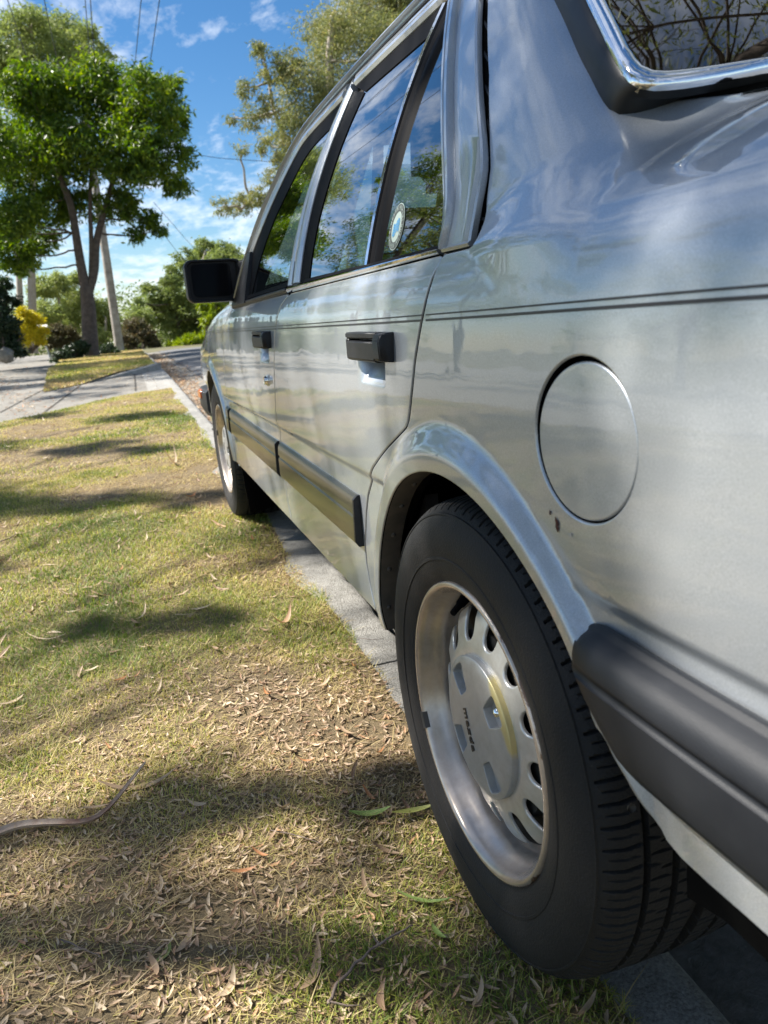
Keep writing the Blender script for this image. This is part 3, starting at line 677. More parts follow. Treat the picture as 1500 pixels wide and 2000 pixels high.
# ------------------------------------------------------------------ bumpers
def bumper():
    # (offset outwards, height) along the side; the front end is chamfered
    cs = [(0, .5265), (.006, .5288), (.0095, .5278), (.0115, .5245), (.0145, .5232), (.0235, .5205), (.0305, .5155), (.0345, .509), (.0365, .501), (.0360, .4970), (.0325, .4945), (.0315, .4915), (.0325, .4885), (.0360, .4872), (.0360, .474), (.0330, .455), (.0290, .437), (.0240, .4290), (0, .424)]
    ys = [-.2500, -.2515, -.256, -.264, -.276, -.30, -.33, -.36, -.40, -.5, -.62, -.72, -.80, -.86, -.90]
    V = []
    for i, y in enumerate(ys):
        k = [.10, .35, .58, .78, .93, 1, 1, 1, 1, 1, 1, 1, 1, 1, 1][i]
        for j, (o_, z) in enumerate(cs):
            yy = y-1.05*max(0, .487-z)*max(0, 1-(-.25-y)/.3)       # lower corner cut back
            zz = z
            if y > -.27: zz = z-(.012 if z > .512 else 0)*max(0, 1-(-.25-y)/.02)
            if 9 <= j <= 12 and y > -.268: o2 = .0362
            else: o2 = o_
            xb = float(B(np.array([min(yy, -.37) if yy > -.72 else yy]), np.array([.45]))[0]) if yy > -.72 else float(B(np.array([yy]), np.array([.45]))[0])
            V.append((xb-.002-o2*k*.92, yy, zz))
    n = len(cs)
    # corner and rear face
    for x, y in ((.10, -.975), (.16, -.99), (.30, -1.0), (CAR_C, -1.02)):
        for o_, z in cs: V.append((x, y-o_, z))
    V = np.array(V); k = len(V)//n; Fc = grid_faces(k, n)+[tuple(range(n))]
    return mk('rear_bumper', *both(V, Fc), BUMPERM, car, sharp=62)
bumper()
fb = []
cs = [(0, .50), (.03, .495), (.045, .48), (.045, .40), (.03, .37), (0, .36)]
for x, y in ((.055, 2.85), (.045, 2.95), (.05, 3.12), (.10, 3.22), (.25, 3.27), (CAR_C, 3.30)):
    for o_, z in cs: fb.append((x-o_*(1 if y < 3.15 else .5), y+(0 if y < 3.15 else o_), z))
mk('front_bumper', *both(np.array(fb), grid_faces(6, 6)+[tuple(range(6))]), BUMPERM, car, sharp=35)
MB().box((-.006, 2.95, .445), (.02, 3.06, .488)).build('side_indicator', AMBER, car, bevel=.006)
# mud flap behind the front wheel
V = []; pts = [(2.03, .50), (2.005, .40), (1.985, .30), (1.965, .22), (1.955, .125), (1.965, .108)]
for x in (.018, .05, .14, .185):
    for y, z in pts: V.append((x+.006*(z < .2), y+(.06 if x > .1 else 0), z))
for x in (.018, .05, .14, .185):
    for y, z in pts: V.append((x+.006*(z < .2), y+(.066 if x > .1 else .006), z))
Fc = grid_faces(4, 6)+[tuple(i+24 for i in f)[::-1] for f in grid_faces(4, 6)]+[(i, i+1, i+25, i+24) for i in range(5)]+[(18+i, 18+i+24, 18+i+25, 18+i+1) for i in range(5)]+[(i*6+5, i*6+11, i*6+35, i*6+29) for i in range(3)]
mf = mk('mud_flap', V, Fc, RUBBER, car, sharp=40)
MB().add(*disc_mesh((.016, 1.996, .345), .007)).build('flap_screw', CHROME, mf); MB().add(*disc_mesh((.016, 1.98, .29), .007)).build('flap_screw', CHROME, mf)

# ------------------------------------------------------------------ door mirror
def rrect(w0, w1, h0, h1, r, n=6):
    P = []
    for cx, cz, a0 in ((w1-r, h1-r, 0), (w0+r, h1-r, 90), (w0+r, h0+r, 180), (w1-r, h0+r, 270)):
        for k in range(n+1): a = math.radians(a0+90*k/n); P.append((cx+r*math.cos(a), cz+r*math.sin(a)))
    return P
def mirror():
    V = []; base = rrect(-.118, .052, .852, .974, .022); nb = len(base); cx, cz = -.03, .912
    def ring(s, y, P=base, sx=None): 
        for x, z in P: V.append((cx+(x-cx)*(sx or s), y+.16*(x+.118)*.35, cz+(z-cz)*s+.010*(x-.0)*(-.9)))
    ring(1.0, 1.652); ring(1.015, 1.658); ring(1.015, 1.70); ring(.95, 1.735); ring(.75, 1.758); ring(.4, 1.768)
    V2 = len(V)//nb; Fc = [(i*nb+j, (i+1)*nb+j, (i+1)*nb+(j+1) % nb, i*nb+(j+1) % nb) for i in range(V2-1) for j in range(nb)]+[tuple((V2-1)*nb+j for j in range(nb))]
    s = len(V); ring(.93, 1.652, sx=.93); ring(.90, 1.668, sx=.90)
    Fc += [(j, (j+1) % nb, s+(j+1) % nb, s+j) for j in range(nb)]+[(s+j, s+(j+1) % nb, s+nb+(j+1) % nb, s+nb+j) for j in range(nb)]+[tuple(s+nb+j for j in range(nb))]
    h = mk('door_mirror', V, Fc, BLACKP, front_door, sharp=45)
    V = []; P = rrect(-.100, .018, .868, .962, .014)
    for x, z in P: V.append((x, 1.663+.056*(x+.118), z-.006*x))
    mk('mirror_glass', V, [tuple(range(len(P)))], MIRG, h)
    m = MB()
    # stalk and triangular mount in the window corner
    m.add([(.035, 1.66, .965), (.035, 1.73, .965), (.035, 1.73, .838), (.035, 1.66, .838), (.075, 1.60, .972), (.085, 1.70, .95), (.060, 1.74, .828), (.045, 1.60, .826)], [(0, 1, 2, 3), (4, 7, 6, 5), (0, 4, 5, 1), (1, 5, 6, 2), (2, 6, 7, 3), (3, 7, 4, 0)])
    m.build('mirror_mount', BLACKP, h, bevel=.006)
    V = [(Gx(z)-.012, y, z) for y, z in [(1.475, .975), (1.545, .975), (1.70, .838), (1.44, .838), (1.445, .90)]]+[(Gx(z)+.02, y, z) for y, z in [(1.475, .975), (1.545, .975), (1.70, .838), (1.44, .838), (1.445, .90)]]
    mk('mirror_sail', V, [(0, 4, 3, 2, 1), (5, 6, 7, 8, 9)]+[(i, (i+1) % 5, 5+(i+1) % 5, 5+i) for i in range(5)], BLACKP, front_door, sharp=30)
mirror()

# ------------------------------------------------------------------ interior
def rbox(name, lo, hi, m, parent, bev=.03, rot=None, taper=None):
    mb = MB().box(lo, hi); o = mb.build(name, m, parent, bevel=bev)
    if rot or taper:
        c = (np.array(lo)+np.array(hi))/2
        for v in o.data.vertices:
            p = np.array(v.co)
            if taper: t = (p[2]-lo[2])/(hi[2]-lo[2]); p[0] = c[0]+(p[0]-c[0])*(1-taper*t)
            if rot: d = p-np.array([c[0], c[1], lo[2]]); a = math.radians(rot); p = np.array([p[0], c[1]+d[1]*math.cos(a)-d[2]*math.sin(a), lo[2]+d[1]*math.sin(a)+d[2]*math.cos(a)])
            v.co = p
    return o
for x in (.20, .92):
    s_ = rbox('front_seat', (x, 1.02, .40), (x+.50, 1.50, .58), SEATM, car, .05)
    rbox('seat_back', (x+.02, 1.0, .55), (x+.48, 1.12, 1.02), SEATM, s_, .045, rot=14, taper=.22)
    rbox('headrest', (x+.12, .86, 1.03), (x+.38, .94, 1.18), SEATM, s_, .035, rot=8)
rs = rbox('rear_seat', (.16, .22, .38), (1.48, .70, .56), SEATM, car, .05)
rbox('rear_seat_back', (.125, .085, .52), (1.515, .20, .955), SEATM, rs, .05, rot=12, taper=.03)
MB().box((.17, -.16, .93), (1.47, .06, .94)).build('parcel_shelf', INTER, car)
rbox('dashboard', (.12, 1.62, .62), (1.52, 1.86, .86), INTER, car, .04)
MB().add(*(lambda t: (t[0], t[1]))(tube_mesh([(1.22+.18*math.cos(a), 1.50+.06*math.sin(a), .86+.17*math.sin(a)) for a in np.linspace(0, 2*math.pi, 30)], .013, 8))).build('steering_wheel', INTER, car)
MB().box((.06, .34, .262), (1.58, 1.75, .30)).build('cabin_floor', INTER, car)
for x in (.055, 1.565): MB().box((x, .25, .30), (x+.02, 1.95, .835)).build('door_card', INTER, car)
V = []
for y, z in edge:
    x0 = Gx(z)+.03
    for t in np.linspace(0, 1, 8): V.append((x0+(CAR_C-x0)*t, y, z-.02+.07*math.sin(t*math.pi/2)-.035*t))
mk('headliner', *both(np.array(V), grid_faces(24, 8)), INTER, car)
for (y0, z0), (y1, z1), w in (((.80, .84), (.80, 1.22), .045), ((.11, .86), (.27, 1.22), .06), ((1.64, .85), (1.33, 1.19), .035), ((.02, .95), (.17, 1.25), .05)):
    for s in (0, 1):
        mb = MB(); V = []
        for y, z in ((y0, z0), (y1, z1)):
            x = Gx(z)+.022
            for dx, dy in ((0, -w), (0, w), (.04, w*.7), (.04, -w*.7)): V.append(((x+dx) if not s else 2*CAR_C-(x+dx), y+dy, z))
        mb.add(V, [(0, 1, 5, 4), (1, 2, 6, 5), (2, 3, 7, 6), (3, 0, 4, 7), (0, 3, 2, 1), (4, 5, 6, 7)])
        mb.build('pillar_trim', INTER, car)
MB().add([(.19, .86, .84), (.20, .80, .84), (.24, .82, 1.18), (.235, .86, 1.18), (.188, .861, .84), (.198, .801, .84), (.238, .821, 1.18), (.233, .861, 1.18)], [(0, 1, 2, 3), (7, 6, 5, 4)]).build('seat_belt', RUBBER, car)

# ------------------------------------------------------------------ wheels
def radial_mat(name, stops, rough, metal, noise=.25, stain=False, scale=14, bump=0):
    m = bpy.data.materials.new(name); m.use_nodes = True; t = m.node_tree; L = t.links.new; b = t.nodes['Principled BSDF']
    tc = N(t, 'ShaderNodeTexCoord'); sx = N(t, 'ShaderNodeSeparateXYZ'); L(tc.outputs['Object'], sx.inputs[0])
    cb = N(t, 'ShaderNodeCombineXYZ'); L(sx.outputs[1], cb.inputs[0]); L(sx.outputs[2], cb.inputs[1])
    ln = N(t, 'ShaderNodeVectorMath', operation='LENGTH'); L(cb.outputs[0], ln.inputs[0])
    nz = N(t, 'ShaderNodeTexNoise', inp={'Scale': scale, 'Detail': 8, 'Roughness': .65}); L(tc.outputs['Object'], nz.inputs[0])
    ma = N(t, 'ShaderNodeMath', operation='MULTIPLY_ADD', inp={1: .03*noise/.25}); L(nz.outputs[0], ma.inputs[0]); L(ln.outputs['Value'], ma.inputs[2])
    mr = N(t, 'ShaderNodeMath', operation='MULTIPLY', inp={1: 1/.32}); L(ma.outputs[0], mr.inputs[0])
    rp = N(t, 'ShaderNodeValToRGB'); els = rp.color_ramp.elements
    for i, (r, c) in enumerate(stops):
        e = els[i] if i < 2 else els.new(.5)
        e.position = (r+.015*noise/.25)/.32; e.color = (*c, 1)
    L(mr.outputs[0], rp.inputs[0]); last = rp.outputs[0]
    n2 = N(t, 'ShaderNodeTexNoise', inp={'Scale': 60, 'Detail': 6, 'Roughness': .7}); L(tc.outputs['Object'], n2.inputs[0])
    r2 = N(t, 'ShaderNodeValToRGB'); r2.color_ramp.elements[0].position = .3; r2.color_ramp.elements[0].color = (.84, .82, .80, 1); r2.color_ramp.elements[1].position = .6; r2.color_ramp.elements[1].color = (1, 1, 1, 1); L(n2.outputs[0], r2.inputs[0])
    mm = N(t, 'ShaderNodeMix', data_type='RGBA', blend_type='MULTIPLY', inp={0: 1.}); L(last, mm.inputs[6]); L(r2.outputs[0], mm.inputs[7]); last = mm.outputs[2]
    if stain:   # yellowed lacquer along one side of the cap
        vy = N(t, 'ShaderNodeVectorMath', operation='DOT_PRODUCT', inp={1: (0, -.80, .60)}); L(tc.outputs['Object'], vy.inputs[0])
        s1 = N(t, 'ShaderNodeMath', operation='MULTIPLY_ADD', inp={1: .016}); L(nz.outputs[0], s1.inputs[0]); L(vy.outputs['Value'], s1.inputs[2])
        s2 = N(t, 'ShaderNodeMapRange', inp={1: .080, 2: .086}); L(s1.outputs[0], s2.inputs[0])
        mx = N(t, 'ShaderNodeMix', data_type='RGBA', inp={7: (.56, .47, .22, 1)}); L(s2.outputs[0], mx.inputs[0]); L(last, mx.inputs[6]); last = mx.outputs[2]
    L(last, b.inputs['Base Color']); b.inputs['Roughness'].default_value = rough; b.inputs['Metallic'].default_value = metal
    if bump:
        nb = N(t, 'ShaderNodeTexNoise', inp={'Scale': 400, 'Detail': 4}); L(tc.outputs['Object'], nb.inputs[0])
        bp = N(t, 'ShaderNodeBump', inp={'Strength': bump, 'Distance': .002}); L(nb.outputs[0], bp.inputs['Height']); L(bp.outputs[0], b.inputs['Normal'])
    return m
S1 = (.60, .59, .575)
RIMM = radial_mat('painted_steel', [(.0, S1), (.163, S1), (.1705, (.40, .34, .29)), (.1755, (.16, .10, .07)), (.180, (.20, .13, .09)), (.186, (.55, .47, .40))], .27, .6, noise=.32)
DISCM = radial_mat('painted_disc', [(.0, (.60, .60, .595)), (.13, (.60, .60, .585)), (.15, (.5, .48, .44))], .34, .55)
CAPM = radial_mat('cap_paint', [(.0, (.42, .42, .42)), (.2, (.44, .44, .43))], .40, .4, stain=True)
TYREM = radial_mat('tyre_rubber', [(.0, (.05, .04, .033)), (.185, (.060, .047, .038)), (.205, (.042, .035, .030)), (.214, (.006, .006, .006)), (.262, (.0035, .004, .005)), (.283, (.004, .005, .0065))], .75, 0, bump=.5)
DRUM = mat('brake_drum', (.02, .018, .016), .8)
LETTER = mat('letter_ink', (.02, .02, .022), .4)

def build_wheel():
    # rim barrel is the wheel mesh, everything else is its child
    prof_r = [(.010, .1835), (.003, .1845), (-.002, .1835), (-.004, .1808), (-.0035, .1775), (.0005, .1745), (.008, .1725), (.016, .1705), (.022, .1675), (.028, .1645), (.036, .1625), (.045, .1615), (.050, .159), (.056, .1535), (.064, .151), (.09, .150), (.12, .155), (.165, .165)]
    n = 144; V = [(x, r*math.cos(a), r*math.sin(a)) for a in np.linspace(0, 2*math.pi, n, endpoint=False) for x, r in prof_r]
    w = mk('wheel', V, [f[::-1] for f in grid_faces(n, len(prof_r), True)], RIMM, car)
    # tyre: profile with tread blocks
    tp = [(.006, .178), (.000, .1845), (-.004, .190), (-.0078, .203), (-.0088, .212), (-.0102, .2125), (-.0102, .2155), (-.0094, .216), (-.0112, .226), (-.0112, .238), (-.0095, .250), (-.006, .2600), (-.0025, .2668), (-.0035, .2675), (-.0028, .2695), (-.0008, .2698), (.0020, .2728), (.0055, .2765), (.011, .2800), (.018, .2826), (.026, .2842), (.034, .2853), (.0365, .2854), (.038, .2775), (.0425, .2775), (.044, .2860), (.055, .2866), (.067, .2870), (.0685, .279), (.0735, .279), (.075, .2872), (.084, .2873), (.0965, .2873), (.098, .279), (.1055, .279)]
    tp2 = [(.211-x, r) for x, r in tp[::-1]][1:]
    tp = tp+tp2; npf = len(tp); seg = 1280
    V = np.zeros((seg, npf, 3)); aa = np.linspace(0, 2*math.pi, seg, endpoint=False)
    for k, (x, r) in enumerate(tp):
        rr = np.full(seg, r); ph = np.arange(seg)
        if .002 < x < .036 and r > .272:
            shift = int((x-.002)*120)          # grooves curve slightly
            g = ((ph+shift) % 16) < 1.5; rr = rr-np.where(g, .0055, 0)
            s = ((ph+shift+8) % 16) < .5; rr = rr-np.where(s & (x > .008) & (x < .030), .0030, 0)
        elif .044 <= x < .167 and r > .283:
            shift = int(abs(x-.1055)*1000); g = ((ph+shift) % 20) < 1.5; rr = rr-np.where(g, .005, 0)
        elif .173 < x < .209 and r > .272:
            g = (ph % 16) < 1.5; rr = rr-np.where(g, .0048, 0)
        V[:, k, 0] = x; V[:, k, 1] = rr*np.cos(aa); V[:, k, 2] = rr*np.sin(aa)
    ty = mk('tyre', V.reshape(-1, 3), [f[::-1] for f in grid_faces(seg, npf, True)], TYREM, w, sharp=38)
    # disc with rounded slots open to the rim
    NH = 13; R = .1475; out = []
    for i in range(NH):
        a = math.radians(14+360*i/NH); hw = .0142; ca, sa = math.cos(a), math.sin(a)
        def pt(r, t): return (r*ca-t*sa, r*sa+t*ca)
        a1 = a-math.radians(360/NH/2)
        out.append((R*math.cos(a1), R*math.sin(a1)))
        out.append(pt(R*.994, -hw-.006)); out.append(pt(R*.972, -hw-.0010)); out.append(pt(.128, -hw)); out.append(pt(.119, -hw*.98))
        for b in (-60, -30, 0, 30, 60): out.append(pt(.1195-hw*math.cos(math.radians(b)), hw*math.sin(math.radians(b))))
        out.append(pt(.119, hw*.98)); out.append(pt(.128, hw)); out.append(pt(R*.972, hw+.0010)); out.append(pt(R*.994, hw+.006))
    fd = mkinterp([0, .084, .092, .100, .115, .132, .150], [.016, .0165, .0155, .0165, .0205, .0262, .036])
    disc = panel('wheel_disc', chaikin(out, 1, True), DISCM, w, Ff=lambda y, z: fd(np.hypot(y, z)), ds=.0035, sp=.008, lip=.0024, depth=.0018)
    MB().add([(.045, .150*math.cos(a), .150*math.sin(a)) for a in np.linspace(0, 2*math.pi, 48, endpoint=False)], [tuple(range(48))]).build('brake_drum', DRUM, w)
    MB().add(*tube_mesh([(.03, 0, 0), (.09, 0, 0)], .118, 36)).build('brake_backing', DRUM, w)
    # hub cap with four pockets
    holes = []
    for a in (48, 139, -40, -128):
        ar = math.radians(a); ca, sa = math.cos(ar), math.sin(ar)
        P = [(.044, -.0105), (.046, -.0125), (.074, -.0185), (.0785, -.017), (.0795, -.010), (.0805, 0), (.0795, .010), (.0785, .017), (.074, .0185), (.046, .0125), (.044, .0105)]
        holes.append(chaikin([(r*ca-t*sa, r*sa+t*ca) for r, t in P], 1, True))
    fc = mkinterp([0, .05, .078, .084, .0885], [.0035, .0042, .0058, .0066, .0085])
    cap = panel('hub_cap', arc(0, 0, .0885, 0, 356, 90), CAPM, w, Ff=lambda y, z: fc(np.hypot(y, z)), holes=holes, ds=.003, sp=.009, lip=.0012, depth=.0112)
    mk('cap_pocket', [(.0158, r*math.cos(a), r*math.sin(a)) for a in np.linspace(0, 2*math.pi, 40, endpoint=False) for r in (.030, .0865)], grid_faces(40, 2, True), CAPM, w)
    ar = math.radians(139); c = (.066*math.cos(ar), .066*math.sin(ar))
    V, Fn = disc_mesh((.012, c[0], c[1]), .0078, 12, ((0, -.006), (.5, -.005), (.9, -.001), (1, .006)))
    MB().add(V, Fn).build('wheel_nut', CHROME, w)
    # valve and balance weight
    ar = math.radians(62); p0 = np.array([.036, .160*math.cos(ar), .160*math.sin(ar)]); p1 = np.array([.006, .142*math.cos(ar+.10), .142*math.sin(ar+.10)])
    MB().add(*tube_mesh([p0, p0+(p1-p0)*.5, p0+(p1-p0)*.55, p1], [.0075, .006, .0045, .0042], 10)).build('valve_stem', RUBBER, w)
    V = []
    for a in np.radians(np.linspace(-28, -20.5, 8)):
        for x, r in ((-.0035, .1840), (-.0062, .1805), (-.0045, .1755), (.002, .1735), (.004, .1755)): V.append((x, r*math.cos(a), r*math.sin(a)))
    mk('balance_weight', V, grid_faces(8, 5)+[(0, 1, 2, 3, 4), (39, 38, 37, 36, 35)], mat('lead_weight', (.06, .055, .05), .6), w, sharp=40)
    # raised maker's lettering on the cap
    cu = bpy.data.curves.new('lettering', 'FONT'); cu.body = 'mazda'; cu.size = .0165; cu.align_x = 'CENTER'; cu.align_y = 'CENTER'; cu.extrude = .0004; cu.space_character = 1.15; cu.offset = .0004
    tmp = bpy.data.objects.new('lettering_curve', cu); col.objects.link(tmp); bpy.context.view_layer.update()
    me = bpy.data.meshes.new_from_object(tmp.evaluated_get(bpy.context.evaluated_depsgraph_get())); bpy.data.objects.remove(tmp)
    me.name = 'lettering'; me.materials.clear(); me.materials.append(LETTER)
    lt = bpy.data.objects.new('lettering', me); col.objects.link(lt); lt.parent = w
    # local x of the text runs down the cap, its face looks out (-x)
    dirv = np.array([0, -.40, -.916]); nrm_ = np.array([-1., 0, 0]); upv = np.cross(nrm_, dirv)
    lt.matrix_local = Matrix(((dirv[0]*1.18, upv[0], nrm_[0], .0030), (dirv[1]*1.18, upv[1], nrm_[1], .016), (dirv[2]*1.18, upv[2], nrm_[2], -.012), (0, 0, 0, 1)))
    return w
wheel = build_wheel(); wheel.location = (0, 0, .285)
w2 = copy_tree(wheel, car); w2.location = (.012, 2.4, .285); w2.rotation_euler = (math.radians(40), 0, math.radians(.5))
for y in (0, 2.4):
    w3 = copy_tree(wheel, car); w3.location = (2*CAR_C, y, .285); w3.rotation_euler = (0, 0, math.pi)

# the far side of the car repeats the near side
for o in [quarter_panel, rear_door, front_door, front_fender]:
    c = copy_tree(o, car); c.scale = (-1, 1, 1); c.location = (2*CAR_C, 0, 0)
for nm in ('pillar_finisher', 'roof_gutter', 'gutter_channel', 'sill', 'valance'):
    o = bpy.data.objects[nm]; c = copy_tree(o, car); c.scale = (-1, 1, 1); c.location = (2*CAR_C, 0, 0)
for o in [q for q in bpy.data.objects if q.name.startswith(('sticker',)) and q.parent and q.parent.name.startswith('quarter_glass.')]:
    for c in list(o.children): bpy.data.objects.remove(c)
    bpy.data.objects.remove(o)
# rust chips below the fuel flap
RUST = mat('rust', (.10, .025, .012), .8, noise=(.03, .012, .008), noise_scale=300); CHIP = mat('bare_primer', (.5, .47, .45), .6)
def chip(y, z, r, m, nm):
    V = []; k = 11
    for i in range(k): a = 2*math.pi*i/k; q = r*random.uniform(.45, 1.25); V.append((float(B(np.array([y]), np.array([z]))[0])-.0008, y+q*.7*math.cos(a), z+q*math.sin(a)))
    mk(nm, V, [tuple(range(k))[::-1]], m, quarter_panel)
chip(-.2055, .6085, .0034, RUST, 'rust_spot'); chip(-.216, .6025, .0052, RUST, 'rust_spot'); chip(-.2175, .597, .0036, RUST, 'rust_spot'); chip(-.212, .6045, .0012, CHIP, 'paint_chip'); chip(-.2385, .5965, .0022, CHIP, 'paint_chip'); chip(.119, .6665, .0012, RUST, 'rust_spot')
cc = Vector((CAR_C, 1.2, 0)); car.location = cc
for o in car.children: o.location = Vector(o.location)-cc

# ================================================================== GROUND
def vnoise(x, y, s, seed=0):
    r = np.random.default_rng(seed); g = r.random((64, 64)); x = np.asarray(x)/s; y = np.asarray(y)/s
    i = np.floor(x).astype(int); j = np.floor(y).astype(int); u = sst(x-i); v = sst(y-j)
    a = g[i % 64, j % 64]; b = g[(i+1) % 64, j % 64]; c = g[i % 64, (j+1) % 64]; d = g[(i+1) % 64, (j+1) % 64]
    return (a*(1-u)+b*u)*(1-v)+(c*(1-u)+d*u)*v
def kerb_x(y): y = np.asarray(y, float); return .088+.0165*np.minimum(y, 12)+.010*np.clip(y-12, 0, 99)
def lawn_edge_noise(y): return .02*(vnoise(y, 0*np.asarray(y), .09, 3)-.5)+.018*(vnoise(y, 0*np.asarray(y), .33, 4)-.5)
def terrain(x, y):
    x = np.asarray(x, float); y = np.asarray(y, float)
    d = np.clip(y-34, 0, 1e9); return -np.minimum(.0035*d*d, 9)-.055
V = []; Fc = []
ys = np.r_[np.linspace(-40, -4, 8), np.linspace(-3, 33, 30), np.linspace(34, 90, 40), np.linspace(120, 900, 8)]; xs = np.r_[np.linspace(-600, -40, 6), np.linspace(-30, 30, 31), np.linspace(40, 600, 6)]
for y in ys:
    for x in xs: V.append((x, y, float(terrain(x, y))-.06))
mk('ground', V, [f[::-1] for f in grid_faces(len(ys), len(xs))], mat('dry_earth', (.16, .12, .07), .95, noise=(.10, .11, .04), noise_scale=.6), smooth=True); tag(bpy.data.objects['ground'], kind='structure')

def ground_mat(name, stops, scales, rough=.9, bump=.5, bscale=120):
    m = bpy.data.materials.new(name); m.use_nodes = True; t = m.node_tree; L = t.links.new; b = t.nodes['Principled BSDF']; b.inputs['Roughness'].default_value = rough
    tc = N(t, 'ShaderNodeTexCoord'); last = None
    for s, w in scales:
        nz = N(t, 'ShaderNodeTexNoise', inp={'Scale': s, 'Detail': 8, 'Roughness': .65}); L(tc.outputs['Object'], nz.inputs[0])
        if last is None: last = nz.outputs[0]
        else:
            mx = N(t, 'ShaderNodeMix', data_type='FLOAT', inp={0: w}); L(last, mx.inputs[2]); L(nz.outputs[0], mx.inputs[3]); last = mx.outputs[0]
    rp = N(t, 'ShaderNodeValToRGB'); els = rp.color_ramp.elements
    for i, (p, c) in enumerate(stops):
        e = els[i] if i < 2 else els.new(p)
        e.position = p; e.color = (*c, 1)
    L(last, rp.inputs[0]); L(rp.outputs[0], b.inputs['Base Color'])
    nb = N(t, 'ShaderNodeTexNoise', inp={'Scale': bscale, 'Detail': 6, 'Roughness': .7}); L(tc.outputs['Object'], nb.inputs[0])
    bp = N(t, 'ShaderNodeBump', inp={'Strength': bump, 'Distance': .01}); L(nb.outputs[0], bp.inputs['Height']); L(bp.outputs[0], b.inputs['Normal'])
    return m
CONC = ground_mat('old_concrete', [(.34, (.06, .055, .045)), (.43, (.22, .21, .185)), (.52, (.36, .345, .315)), (.62, (.52, .50, .46))], [(6, 0), (38, .5), (230, .5)], .9, 1.0, 170)
PATH = ground_mat('path_concrete', [(.34, (.10, .088, .072)), (.48, (.20, .185, .16)), (.66, (.30, .28, .25))], [(.8, 0), (5, .5), (40, .45)], .9, .5, 60)
ASPH = ground_mat('asphalt', [(.36, (.075, .076, .078)), (.5, (.13, .13, .132)), (.66, (.20, .198, .195))], [(.5, 0), (14, .35), (160, .45)], .9, .6, 160)
SOIL = ground_mat('lawn_soil', [(.32, (.05, .034, .02)), (.45, (.16, .115, .06)), (.6, (.29, .22, .12)), (.75, (.40, .32, .19))], [(3, 0), (45, .5), (320, .5)], .95, .9, 260)

def sheet(name, P, z, m, kind='structure', sub=None, parent=None, zf=None):
    """flat polygon sheet, triangulated on a grid so that it can follow zf"""
    O = resample(P, sub or .6, True)
    if area(O) < 0: O = O[::-1]
    s = sub or .6
    gx, gyy = np.meshgrid(np.arange(O[:, 0].min(), O[:, 0].max(), s), np.arange(O[:, 1].min(), O[:, 1].max(), s), indexing='ij')
    q = np.stack([gx.ravel(), gyy.ravel()], 1); q = q[inside(inset(O, s*.4), q)]
    r = delaunay_2d_cdt([Vector(p) for p in O]+[Vector(p) for p in q], [(i, (i+1) % len(O)) for i in range(len(O))], [], 1, 1e-7)
    P2 = np.array([tuple(v) for v in r[0]]); zz = np.full(len(P2), z) if zf is None else zf(P2[:, 0], P2[:, 1])+z
    o = mk(name, np.c_[P2, zz], [tuple(f) for f in r[2]], m, parent)
    if parent is None: tag(o, kind=kind)
    return o
# road: gutter apron and asphalt, dropping over the crest
def road_z(x, y):
    k = kerb_x(y)+.12; t = np.clip((x-k)/1.25, 0, 1)
    return -.070+.062*sst(t)-.012*np.clip(x-3, 0, 9)*.3-.0028*np.clip(y-25, 0, 99)**2
V = []; ys = np.r_[np.linspace(-8, 24, 60), np.linspace(24.5, 60, 50)]; xs = np.r_[0, .1, .25, .45]
for y in ys:
    for x in xs: X = float(kerb_x(y))+.115+x; V.append((X, y, float(road_z(X, y))+.003))
tag(mk('gutter', V, [f[::-1] for f in grid_faces(len(ys), 4)], PATH), kind='structure')
V = []; xs = np.r_[.45, .7, 1, 1.4, 2, 3, 4.5, 6, 7.5, 8.3]
for y in ys:
    for x in xs: X = float(kerb_x(y))+.115+x+(.0 if x > .5 else .02*math.sin(y*7)+.03*math.sin(y*2.3)); V.append((X, y, float(road_z(X, y))+.006))
tag(mk('road', V, [f[::-1] for f in grid_faces(len(ys), len(xs))], ASPH), kind='structure')
# kerb, cast in lengths with a joint between them
kerb = bpy.data.objects.new('kerb', None); col.objects.link(kerb); tag(kerb, kind='structure')
joints = [-6, -3.9, -1.75, .78, 3.2, 5.6, 8.0, 10.4, 12.8, 15.2, 17.6, 20.0, 22.4, 24.8, 27.2, 29.6]
for a, b in zip(joints[:-1], joints[1:]):
    yy = np.linspace(a+.004, b-.004, 40); V = []
    for y in yy:
        k = float(kerb_x(y)); dz = -.0028*max(0, y-25)**2
        w = .010*(float(vnoise(y, 0, .05, 9))-.5)+.006*(float(vnoise(y, 0, .013, 8))-.5)
        for x, z in ((-.30, -.08), (-.30, -.002), (-.05, -.002), (.0, .0), (.085, -.001), (.101+w, -.004), (.112+w, -.014), (.120, -.09)): V.append((k+x, y, z+dz))
    mk('kerb_section', V, [f[::-1] for f in grid_faces(40, 8)]+[tuple(range(8)), tuple(312+i for i in range(8))[::-1]], CONC, kerb, sharp=40)
